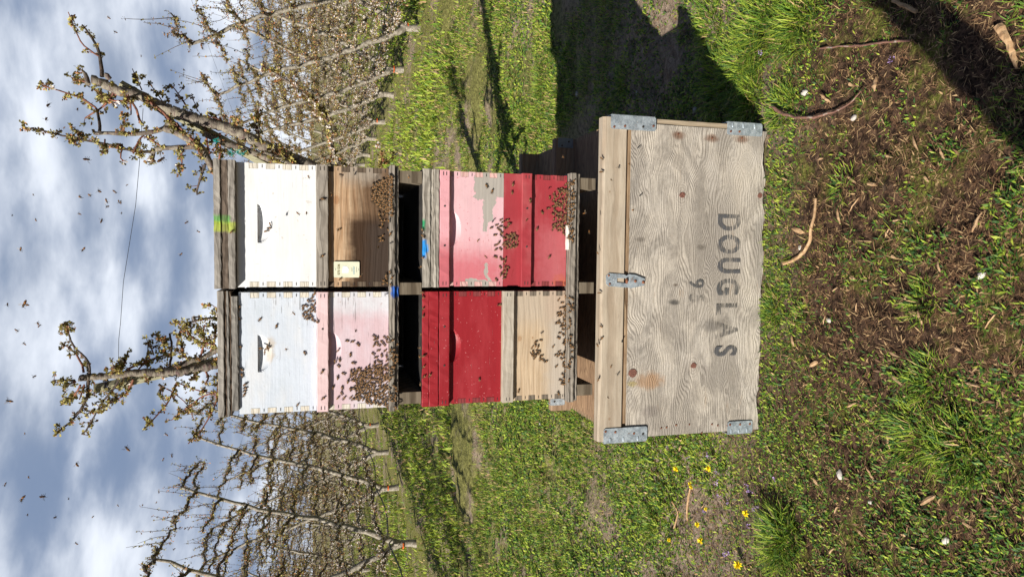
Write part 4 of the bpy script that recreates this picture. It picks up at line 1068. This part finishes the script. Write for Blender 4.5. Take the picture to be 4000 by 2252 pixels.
# teal tape tying the limbs
for k, (px, py) in enumerate(((905, 598), (925, 590), (950, 605), (845, 548), (880, 640))):
    g = G()
    for _ in range(7):
        c = at(px+rnd.uniform(-8, 8), py+rnd.uniform(-8, 8), YA-.08); d = np.array([rnd.uniform(-1, 1), rnd.uniform(-.4, .4), rnd.uniform(-1, 1)])*.018
        g.tube([c-d, c+d*.2+[0, 0, .006], c+d], .0022, 3, cap=False)
    tag(g.build('tie_tape', tape_m), 'teal tie tape knotted on the cherry limb above the right column', 'tape', 'teal tapes on the right cherry limb')

# a round post just behind the viewer throws the narrow shadow across the foreground
root = tag(empty('orchard_post', (-1.13, -2.76, 0)), 'round orchard post standing beside the viewer, its shadow crossing the foreground', 'post')
G().tube([(0, 0, -.2), (.0, .01, 1.5), (.012, .0, 3.0)], [.080, .074, .072], 14).build('shaft', post_wood, root, smooth=True)

# ------------------------------------------------------------------ tall grass, litter, stones, flowers
def tuft(px, py, n, L, spread, label, greens=(.34, .36, .14, .06, .06, 0, .04), group=None, lean=(0, 55)):
    L *= .66; spread *= 1.0
    c = on_ground(px, py); c[2] = float(ground_h(c[0], c[1]))
    root = tag(empty('grass_tuft', c), label, 'grass tuft', group)
    r = np.sqrt(rng.random(n))*spread; a = rng.random(n)*2*np.pi
    P = np.stack([np.cos(a)*r, np.sin(a)*r*.8, np.zeros(n)], 1)
    P[:, 2] = ground_h(P[:, 0]+c[0], P[:, 1]+c[1]) - c[2] - .004
    ok = off_bin(P[:, 0]+c[0], P[:, 1]+c[1]); P = P[ok]; a = a[ok]; r = r[ok]; n = len(P)
    az = a + rng.normal(size=n)*.8
    ln = R_(lean[0])+(r/spread*.6+rng.random(n)*.4)*R_(lean[1]-lean[0])
    V, q, t = blades(P, az, L*(.45+.55*rng.random(n)), .0022+.0028*rng.random(n), ln, R_(8)+rng.random(n)*R_(50), (1, .85))
    cs = np.cumsum(np.array(greens)/sum(greens)); mi = np.minimum(np.searchsorted(cs, rng.random(n)), 6)
    link('blades', mesh_np('blades', [(V, q, mi), (V, t, mi)], VEG), root); return root
tuft(2960, 90, 900, .17, .17, 'tall bright grass tuft at the very right edge of the view, beyond the narrow shadow')
tuft(2880, 250, 800, .15, .15, 'tall bright grass tuft between the stack shadow and the broken twig')
tuft(3110, 70, 700, .15, .14, 'long leaved grass tuft nearest the narrow foreground shadow')
tuft(2760, 120, 500, .11, .14, 'small bright grass tuft at the notch of the stack shadow')
tuft(2910, 400, 800, .12, .12, 'bright grass tuft hiding the right lower bracket of the bin')
tuft(3050, 420, 380, .10, .09, 'grass tuft under the thick end of the broken twig')
tuft(2790, 330, 500, .13, .14, 'dark grass tuft standing inside the shadow beside the bin')
tuft(3290, 720, 90, .09, .06, 'thin loose grass tuft on bare earth in front of the bin knot', lean=(20, 80))
tuft(3010, 1215, 260, .08, .07, 'small grass tuft growing against the middle of the bin foot')
tuft(3130, 1240, 60, .07, .05, 'sparse few-bladed grass tuft just in front of the middle of the bin')
tuft(3080, 1120, 50, .05, .04, 'tiny seedling tuft near the curved bark strip')
tuft(3660, 1490, 240, .10, .08, 'dense grass tuft at the lower middle of the foreground')
tuft(3620, 1180, 160, .09, .06, 'grass tuft near the white stone')
tuft(3050, 2110, 700, .16, .11, 'big dark green grass tuft among the yellow flowers')
tuft(3590, 1700, 280, .12, .10, 'spreading grass tuft close to the viewer on the left')
tuft(3760, 1760, 300, .13, .10, 'coarse grass tuft nearest the viewer')
tuft(2560, 2040, 300, .09, .08, 'small grass tuft left of the yellow flowers')
tuft(2110, 330, 500, .14, .16, 'bright grass tuft at the far rim of the stack shadow')
tuft(2280, 280, 260, .12, .14, 'dark grass tuft in the middle of the stack shadow')
tuft(2420, 330, 260, .11, .12, 'second dark grass tuft in the stack shadow, nearer the bin')

bark_chip = plain('bark_chip', (.50, .33, .18), (.34, .20, .10), 60, rough=.8, bump=.5)
stick_m = bark('stick_bark', (.25, .13, .09), (.16, .08, .06), (.42, .36, .30))
stone_m = plain('pale_stone', (.55, .50, .44), (.38, .34, .30), 40, rough=.9, bump=.6)
white_stone = plain('white_stone', (.62, .58, .50), (.46, .42, .35), 40, rough=.85, bump=.4)

def gpts(pix, lift):
    P = [];
    for px, py in pix:
        q = on_ground(px, py); q[2] = float(ground_h(q[0], q[1])) + lift; P.append(q)
    return P
P = gpts([(3022, 418), (3045, 428), (3080, 450), (3130, 460), (3190, 462), (3240, 448), (3300, 425), (3350, 392), (3390, 358)], .022)
tag(G().tube(smooth_path(P, 26, .004), np.linspace(.0078, .0018, 26), 8, wob=.45).build('broken_branch', stick_m, smooth=True), 'curved brown broken branch lying beside the lower right corner of the bin', 'branch')
P = gpts([(3200, 190), (3290, 182), (3370, 178), (3460, 165), (3550, 158)], .012)
tag(G().tube(smooth_path(P, 20, .004), np.linspace(.003, .0035, 20), 6, wob=.2).build('thin_twig', stick_m), 'thin dark twig lying straight at the edge of the narrow shadow', 'twig')
P = gpts([(3190, 775), (3188, 840), (3182, 900), (3165, 945), (3130, 985), (3090, 1015), (3050, 1028)], .010)
tag(G().tube(smooth_path(P, 22, .002), np.linspace(.0045, .0075, 22), 6, wob=.2).build('bark_strip', bark_chip), 'long curved tan bark strip in front of the bin letters', 'bark strip')
P = gpts([(3890, 100), (3920, 150), (3935, 210), (3945, 265)], .012)
tag(G().tube(smooth_path(P, 12, .003), [.012, .013, .012, .011, .010, .010, .009, .008, .008, .007, .005, .003], 6, wob=.4).build('split_stick', bark_chip), 'pale split stick lying in the sun beyond the narrow shadow', 'stick')
P = gpts([(3470, 0), (3520, 20), (3570, 45)], .012)
tag(G().tube(smooth_path(P, 10, .002), .006, 6, wob=.3).build('split_stick', bark_chip), 'greyish stick half inside the narrow shadow at the right edge', 'stick')
P = gpts([(2700, 1905), (2696, 1950), (2690, 2010), (2695, 2035)], .008)
tag(G().tube(smooth_path(P, 10, .002), .005, 6, wob=.3).build('split_stick', bark_chip), 'short pale stick lying among the yellow flowers', 'stick')
P = gpts([(2640, 1955), (2655, 2000), (2648, 2060)], .008)
tag(G().tube(smooth_path(P, 10, .002), .004, 6, wob=.3).build('split_stick', bark_chip), 'forked pale stick left of the yellow flowers', 'stick')
# bark chips, one by one
chips = [(3065, 700), (3235, 385), (3430, 330), (3330, 330), (3450, 470), (3330, 700), (3280, 845), (3345, 800), (3420, 720), (3190, 1420), (3215, 1250), (3360, 1085), (3375, 1200), (3475, 910),
         (3510, 860), (3610, 1220), (3700, 1040), (3850, 870), (3560, 1160), (3770, 1360), (3540, 1380), (3630, 1240), (2745, 1980), (2665, 1750), (2960, 1830), (3180, 1880), (3265, 1990), (3330, 1580), (3490, 1720),
         (3560, 1480), (3100, 1330), (3270, 1130), (3000, 1750), (3580, 560), (3700, 600), (3480, 610), (3650, 700), (3120, 900), (3180, 620), (3500, 1000), (2930, 2210), (3250, 2150), (3350, 2080), (3400, 1850), (3640, 1950), (3750, 2050), (3820, 1500), (3900, 1250), (2720, 1550), (2790, 1790)]
for k, (px, py) in enumerate(chips):
    c = on_ground(px, py); c[2] = float(ground_h(c[0], c[1])) + .007
    big = k % 7 == 2
    L = rnd.uniform(.012, .030)*(1.3 if big else 1); w = rnd.uniform(.0025, .0055)*(1.8 if big else 1)
    n = 6; g = G(); V = []
    for q in range(n):
        t = q/(n-1)*2-1; ww = w*math.sqrt(max(.08, 1-t*t))*rnd.uniform(.75, 1.2); zz2 = .004*(1-t*t)*rnd.uniform(.4, 1.4)
        V += [(t*L, -ww, zz2), (t*L, ww, zz2), (t*L, 0, zz2+.0022)]
    F4 = [(q*3, q*3+3, q*3+5, q*3+2) for q in range(n-1)] + [(q*3+2, q*3+5, q*3+4, q*3+1) for q in range(n-1)] + [(q*3+1, q*3+4, q*3+3, q*3) for q in range(n-1)]
    g.add(V, F4); o = g.build('bark_chip', bark_chip); o.location = c; o.rotation_euler = (rnd.uniform(-.25, .25), rnd.uniform(-.2, .2), rnd.uniform(0, 3.1))
    near = 'in front of the bin' if py < 1450 and px < 3400 else ('near the yellow flowers' if px < 3000 else ('at the rim of the narrow shadow' if py < 800 else 'near the viewer'))
    tag(o, '%s tan bark chip lying on the weedy earth %s' % ('broad' if big else 'narrow', near), 'bark chip', 'bark chips scattered ' + near)
stones = [(3137, 362, .020, 1, 'white stone under the grass left of the broken branch'), (3868, 1075, .014, 1, 'white stone at the lower middle of the foreground'), (3281, 1850, .018, 0, 'oblong pale stone in front of the bin on the left'),
          (2247, 367, .024, 0, 'pale stone lying deep in the stack shadow'), (2478, 365, .016, 0, 'smaller pale stone in the shadow beside the bin'), (2705, 430, .020, 0, 'pale stone in the shadow hard by the bin side'),
          (3116, 966, .010, 0, 'small grey stone next to the curved bark strip'), (3330, 460, .013, 0, 'flat grey stone near the thin end of the broken branch'), (3242, 1250, .012, 0, 'grey stone beside a bark chip before the bin'),
          (2120, 1655, .02, 0, 'tiny pale stone on the grass far left of the stack'), (3680, 2110, .014, 1, 'white stone at the near left corner'), (3390, 1960, .010, 1, 'small white stone between the two big tufts')]
for px, py, r, wt_, lb in stones:
    c = on_ground(px, py); c[2] = float(ground_h(c[0], c[1])) + r*.12
    o = G().ell((0, 0, 0), (r, r*.66, r*.45), nu=9, nv=6, noise=.45).build('stone', white_stone if wt_ else stone_m, smooth=True); o.location = c; o.rotation_euler = (0, 0, rnd.uniform(0, 3)); tag(o, lb, 'stone')

yel = plain('yellow_petals', (.95, .80, .02), (.92, .70, .01), 200, rough=.6, bump=.3); stem_m = g_mid
fl_pos = [(2641, 1830, .014, 'leftmost of the pair nearest the bin'), (2767, 1828, .013, 'on bare ground straight under the bin corner'), (2694, 1888, .009, 'upper one of the touching pair'), (2700, 1902, .010, 'lower one of the touching pair'),
          (2757, 1987, .009, 'small one beside a purple flower'), (2912, 2004, .013, 'beside the big dark tuft'), (2724, 2047, .013, 'just below the pale stick'), (2613, 2107, .010, 'farthest left and smallest'),
          (2736, 2110, .014, 'tilted one beyond the pale stick'), (2884, 2205, .018, 'largest and nearest the frame edge')]
for px, py, r, lb in fl_pos:
    c = on_ground(px, py, .05); gz = float(ground_h(c[0], c[1]))
    root = tag(empty('dandelion', (c[0], c[1], gz)), 'yellow dandelion flower, %s' % lb, 'flower')
    h = .05-gz; g = G(); g.tube([(0, -.01, 0), (.002, -.006, h*.5), (0, 0, h-.003)], .0016, 5); g.build('stem', stem_m, root)
    n = 60; a = rng.random(n)*2*np.pi; el = rng.random(n)
    P = np.zeros((n, 3)); P[:, 2] = h-.003
    V, q, t = blades(P, a, r*1.25*(.7+.5*rng.random(n)), r*.5, R_(15)+el*R_(70), R_(18), (.6, 1.0))
    o = link('flower_head', mesh_np('flower_head', [(V, q, 0), (V, t, 0)], [yel]), root)
pur = plain('purple_petals', (.36, .22, .48), (.45, .32, .55), 200)
for k, (px, py) in enumerate([(2685, 1785), (2765, 1780), (2797, 1840), (2800, 1885), (2920, 1900), (2925, 1915), (2940, 1985), (2975, 2020), (2920, 2050), (2840, 1965), (2830, 2160), (2848, 2165), (2805, 1940), (2750, 2000), (2960, 1975), (3020, 1865), (2610, 1740), (2970, 210), (3480, 235)]):
    c = on_ground(px, py, .025); cl_ = c + rng.normal(size=(5, 3))*np.array([.006, .006, .004])
    V, F, mi = sprays(cl_-c, 5, (.003, .007), (.6, 1.0), [0], (1,), .004)
    o = link('purple_flower', mesh_np('purple_flower', [(V, F, mi)], [pur])); o.location = c
    tag(o, 'tiny purple flower cluster among the weeds %s' % ('beside the yellow dandelions' if py > 1000 else 'in the grass right of the bin'), 'flower', 'tiny purple flowers ' + ('by the dandelions' if py > 1000 else 'right of the bin'))

# ------------------------------------------------------------------ bees
bee_a = plain('bee_amber', (.30, .125, .025), (.20, .08, .018), 400, rough=.55, bump=.1); bee_d = plain('bee_dark', (.05, .032, .02), (.035, .022, .014), 400, rough=.5)
bee_t = plain('bee_thorax', (.13, .075, .028), (.07, .04, .018), 700, rough=.9, bump=.4)
m, N, p, out = newmat('bee_wing'); p.inputs['Base Color'].default_value = (.42, .32, .20, 1); p.inputs['Roughness'].default_value = .35
tr = N.n('ShaderNodeBsdfTransparent'); mx = N.n('ShaderNodeMixShader', {0: .32, 1: tr.outputs[0], 2: p.outputs[0]}); N.t.links.new(mx.outputs[0], out.inputs[0]); bee_w = m
BM = [bee_a, bee_d, bee_t, bee_w]
def bee_geo(fly, curl=0.0):
    """body along +x, back towards +z, feet at z = 0"""
    g = G(); h = .0028
    th = np.linspace(0, np.pi, 9); nu = 8; V = []; x0, x1 = -.0078, .0008
    for t in th:
        x = (x0+x1)/2 + math.cos(t)*(x1-x0)/2; r = .0024*math.sin(t)**.75*(1-.18*(math.cos(t) < -.2))
        for k in range(nu):
            a = 2*math.pi*k/nu; V.append((x, r*math.cos(a), h + r*math.sin(a) - curl*max(0, -x-.002)))
    for i in range(8):
        g.add(V[i*nu:(i+2)*nu], [(k, nu+k, nu+(k+1) % nu, (k+1) % nu) for k in range(nu)], 0 if i in (1, 3, 5) else (1 if i != 2 else 0))
    g.ell((.0030, 0, h+.0004), (.0024, .0022, .0021), 2, 8, 5); g.ell((.0060, 0, h-.0002), (.0013, .0017, .0016), 1, 6, 4)
    for sg in (-1, 1):
        if fly:
            for (a, l, w) in ((1.25, .0092, .0032), (1.75, .0065, .0024)):
                d = np.array([math.cos(a), sg*math.sin(a), .35]); s = np.array([math.sin(a), -sg*math.cos(a), 0])*w*.5; b = np.array([.003, sg*.001, h+.0016])
                g.add([b, b+d*l*.6+s, b+d*l, b+d*l*.6-s], [(0, 1, 2, 3)], 3)
        else:
            b = np.array([.0025, sg*.0010, h+.0020]); d = np.array([-.97, sg*.26, .04]); s = np.array([.2, sg*1, 0])*.0016
            g.add([b, b+d*.0055+s, b+d*.0092, b+d*.005-s*.6], [(0, 1, 2, 3)], 3)
        for (lx, a) in ((.0042, .8), (.0028, 1.6), (.0014, 2.3)):
            k = np.array([lx+math.cos(a)*.0025, sg*.0032, h*.9]); e = np.array([lx+math.cos(a)*.005, sg*.0046, .0001 if not fly else -.001])
            g.tube([(lx, sg*.0010, h-.0008), k, e], .00035, 3, 1, cap=False)
        g.tube([(.0068, sg*.0006, h+.0004), (.0085, sg*.0016, h+.0008)], .0002, 3, 1, cap=False)
    return g
bee_crawl = [bee_geo(False, c).mesh('honey_bee', BM, True) for c in (0, .25, .5)]
bee_fly = [bee_geo(True, c).mesh('honey_bee', BM, True) for c in (0, .4)]
spread_g = bee_geo(False).c
def on_face(p, head, tilt=0.0):
    """matrix of a bee clinging to an upright face that looks to -y; head = angle of its head from world right"""
    X = Vector((math.cos(head), 0, math.sin(head))); Zv = Vector((0, -1, 0)); Yv = Zv.cross(X)
    Mx = Matrix((X, Yv, Zv)).transposed().to_4x4(); Mx.translation = Vector(p); return Mx
n_bee = 0
def bee(p, label, group, head=None, fly=False, mtx=None):
    global n_bee
    n_bee += 1
    me = rnd.choice(bee_fly if fly else bee_crawl); o = link('honey_bee', me)
    if fly:
        o.location = p; o.rotation_euler = (rnd.uniform(-.9, .9), rnd.uniform(-.9, .9), rnd.uniform(0, 6.28))
    else:
        o.matrix_world = mtx if mtx is not None else on_face(p, rnd.uniform(0, 6.28) if head is None else head)
        o.scale = (rnd.uniform(.98, 1.2),)*3
    tag(o, label, 'bee', group); return o
# face depth by photo column for bees that cling to the hives
def face_y(px, left):
    if px < 925: return -.031 if not left else -.016
    if 1233 < px < 1285: return -.022
    if 1516 < px < 1560: return -.036
    if 1645 < px < 1712: return -.026
    if 1712 < px < 1757: return -.023
    if not left and 2030 < px < 2074: return -.021
    if left and 1962 < px < 2009: return -.022
    if 2213 < px < 2258: return -.036
    if px > 2330: return BY-.004
    return -.0008
stuff_pts = []
taken = []
def cluster(n_ind, n_stuff, sampler, label, group, head=None, mind=9):
    made = 0; tries = 0
    while made < n_ind+n_stuff and tries < 9000:
        tries += 1; px, py = sampler()
        if any((px-a)**2+(py-b)**2 < mind*mind for a, b in taken[-400:]): continue
        taken.append((px, py)); left = py > 1122
        Y = face_y(px, left); p = at(px, py, Y)
        hd = (rnd.gauss(head, 1.0) if head is not None else rnd.uniform(0, 6.28))
        # spread the individuals evenly through the cluster
        if (made*n_ind)//max(1, n_ind+n_stuff) != ((made+1)*n_ind)//max(1, n_ind+n_stuff): bee(p, label, group, hd)
        else: stuff_pts.append((p, hd))
        made += 1
U = rnd.uniform
def tri(x0, x1, yc0, yc1, w0, w1, pw=.7):
    def f():
        t = rnd.random()**pw; return x0+(x1-x0)*t, yc0+(yc1-yc0)*t + U(-1, 1)*(w0+(w1-w0)*t)
    return f
def blob(cx, cy, rx, ry):
    def f():
        a = U(0, 6.283); r = math.sqrt(rnd.random()); return cx+rx*r*math.cos(a), cy+ry*r*math.sin(a)
    return f
UP = math.pi/2
cluster(52, 120, tri(1365, 1518, 1500, 1505, 55, 88, .75), 'honey bee in the big dense cluster on the pale pink box', 'bees of the big cluster on the pale pink box', UP, 7)
cluster(8, 26, lambda: (U(1515, 1552), U(1325, 1598)), 'honey bee on the pallet edge under the pale pink box', 'bees on the pallet edge under the pale pink box', UP, 8)
cluster(8, 14, lambda: (U(1455, 1518), U(1310, 1420)), 'honey bee just right of the big cluster on the pale pink box', 'bees right of the big cluster', None, 10)
cluster(15, 2, lambda: (U(1295, 1410), U(1330, 1560)), 'honey bee scattered over the upper half of the pale pink box', 'bees scattered on the pale pink box', None, 18)
cluster(28, 80, tri(1452, 1535, 755, 765, 35, 82, .8), 'honey bee in the dense cluster at the lower right of the scorched box', 'bees clustered on the scorched box', UP, 7)
cluster(6, 10, lambda: (U(1478, 1524), U(815, 945)), 'honey bee in the loose tail of the cluster on the scorched box', 'bees in the tail below the scorched box cluster', UP, 9)
cluster(5, 3, lambda: (U(1500, 1530), U(1060, 1118)), 'honey bee at the lower left corner of the scorched box', 'bees at the scorched box corner', None, 9)
cluster(26, 90, tri(2158, 2240, 825, 820, 70, 125, .8), 'honey bee in the dense cluster at the entrance of the faded red box', 'bees clustered at the faded red box entrance', UP, 7)
cluster(10, 14, blob(1995, 942, 30, 33), 'honey bee in the round cluster on the seam above the faded red box', 'bees in the round seam cluster', None, 9)
cluster(12, 20, lambda: (rnd.gauss(1962, 16), U(855, 1100)), 'honey bee strung along the seam between the pink and red boxes', 'bees along the pink and red seam', None, 9)
cluster(24, 60, lambda: (min(2235, rnd.gauss(2205, 17)), U(1155, 1505)), 'honey bee in the column along the foot of the bare pine box', 'bees along the foot of the pine box', UP, 7)
cluster(8, 8, lambda: (lambda t: (2122+34*math.cos(t)+U(-14, 16), 1362+40*math.sin(t)+U(-10, 10)))(U(1.6, 4.4)), 'honey bee in the curved chain on the bare pine box', 'bees in the curved chain on the pine box', None, 9)
cluster(9, 14, tri(1175, 1232, 1215, 1195, 20, 62, .6), 'honey bee at the lower right corner of the cool white box', 'bees at the cool white box corner', None, 9)
cluster(5, 0, blob(1040, 1362, 20, 18), 'honey bee in the hand hold of the cool white box', 'bees in the cool white hand hold', None, 9)
cluster(3, 0, blob(1045, 880, 12, 30), 'honey bee in the hand hold of the cream white box', 'bees in the cream white hand hold', None, 12)
for px, py in ((934, 1200), (931, 1213), (934, 1243), (936, 1353), (944, 1442), (946, 1465), (958, 1500), (957, 1515), (955, 1527), (953, 1541)):
    p = at(px, py, -.001); bee(p, 'honey bee in the line under the dark grey lid', 'bees in a line under the dark grey lid')
for px, py, lb in ((1015, 1247, 'honey bee alone near the top right of the cool white box'), (1190, 1378, 'honey bee alone low on the cool white box'), (1079, 1274, 'honey bee beside the knot of the cool white box'), (1162, 1640-60, 'honey bee at the lower left corner of the cool white box'),
                   (1325, 896, 'honey bee alone high on the scorched box'), (1330, 1087, 'honey bee just left of the numbered tag'), (905, 905, 'honey bee on the weathered lid beside the yellow spray'), (1262, 777, 'honey bee on the grey cleat above the scorched box'),
                   (1258, 1000, 'honey bee low on the grey cleat above the scorched box'), (1258, 1452, 'honey bee midway along the pale pink cleat'), (1262, 1555, 'honey bee at the left end of the pale pink cleat'), (1236, 1255, 'honey bee at the right end of the pale pink cleat'),
                   (1900, 727, 'honey bee on the bare patch of the bright pink box'), (1921, 748, 'second honey bee on the bare patch of the bright pink box'), (2003, 720, 'honey bee at the upper right of the faded red box'), (2000, 752, 'second honey bee at the upper right of the faded red box'),
                   (2070, 785, 'honey bee on the rail of the faded red box'), (2146, 772, 'honey bee right of centre on the faded red box'), (2141, 814, 'honey bee at the centre of the faded red box'), (2117, 830, 'honey bee above the entrance cluster of the faded red box'), (2097, 894, 'honey bee under the rail of the faded red box'),
                   (2145, 1003, 'honey bee alone low left on the faded red box'), (1678, 1465, 'honey bee on the red painted lid'), (1872, 1481, 'honey bee alone low on the dark red box'), (1950, 1190, 'honey bee at the right side of the dark red box'), (2025, 1525, 'honey bee at the top left corner of the pine box'), (2180, 1535, 'honey bee at the lower left corner of the pine box')):
    left = py > 1122; p = at(px, py, face_y(px, left)); bee(p, lb, None)
cluster(9, 6, lambda: (U(1638, 1656), rnd.choice((U(1130, 1250), U(1290, 1500), U(880, 1080)))), 'honey bee on the front rim of the lower hive lids', 'bees on the rim of the lower lids', None, 12)
cluster(8, 0, lambda: (U(2332, 2352), U(560, 1580)), 'honey bee on the top edge of the front skid of the bin', 'bees on the bin skid edge', None, 25)
# the many more bees packed between them
C_ = []
for (p, hd) in stuff_pts:
    Mx = np.array(on_face(p, hd)); s_ = rnd.uniform(.92, 1.12)
    for v, f, mi in spread_g:
        C_.append((np.asarray(v)*s_ @ Mx[:3, :3].T + Mx[:3, 3], f, mi))
tag(link('bee_swarm', mesh_np('bee_swarm', C_, BM, True)), 'crowd of crawling honey bees packed in between the single ones on the hive fronts', 'bees', kind='stuff')
# bees on the wing
sky_px = [(55, 625), (67, 764), (97, 814), (42, 830), (88, 946), (25, 1008), (15, 1217), (60, 1253), (108, 1246), (140, 1300), (74, 1198), (197, 1167), (322, 1126), (420, 1090), (434, 1144), (212, 628), (203, 493), (227, 491), (252, 481), (270, 504), (272, 519), (257, 555),
          (290, 480), (300, 506), (456, 640), (470, 560), (124, 266), (196, 274), (118, 298), (232, 310), (450, 415), (415, 85), (424, 90), (428, 68), (513, 80), (466, 97), (510, 117), (527, 70), (498, 18), (511, 112), (464, 175), (554, 228), (513, 195), (292, 80), (100, 820), (219, 398)]
sky_px += [(rnd.uniform(10, 520), rnd.uniform(20, 1380)) for _ in range(34)]
for k, (a, b) in enumerate(sky_px):
    px, py = a*1.5534, b*1.5534; p = at(px, py, U(-.9, .6) if k < 46 else U(.3, 2.2))
    lb = 'honey bee flying in the open sky %s' % ('above the left column' if py > 1130 else ('beside the right cherry leader' if py < 700 else 'above the right column'))
    bee(p, lb, 'bees flying ' + lb[28:], fly=True)
bee(at(633, 626, -1.2), 'large near honey bee flying under the right cherry leader', None, fly=True)
bee(at(101, 1187, -1.0), 'dark near honey bee flying highest above the left column', None, fly=True)
for k, (px, py) in enumerate([(1166, 832), (1200, 833), (1208, 690), (1050, 900), (1410, 1080), (1480, 965), (1392, 1290), (1120, 1365), (1150, 1222), (1300, 760), (2203, 611), (2285, 833), (2305, 905), (1565, 650), (1600, 690), (1740, 2020), (1660, 2070), (2390, 700), (2460, 640), (2378, 1550), (2475, 820), (2390, 1430), (1900, 1000), (1870, 940), (2060, 860), (2075, 1375)]):
    lb = ('honey bee hovering before the upper white boxes' if px < 1235 else 'honey bee hovering before the scorched and pale pink boxes' if px < 1530 else 'honey bee hovering before the lower hives or beside them' if px < 2330 else 'honey bee hovering in front of the plywood bin')
    bee(at(px, py, U(-.16, -.05)), lb, lb.replace('honey bee', 'bees'), fly=True)

print('bees', n_bee)
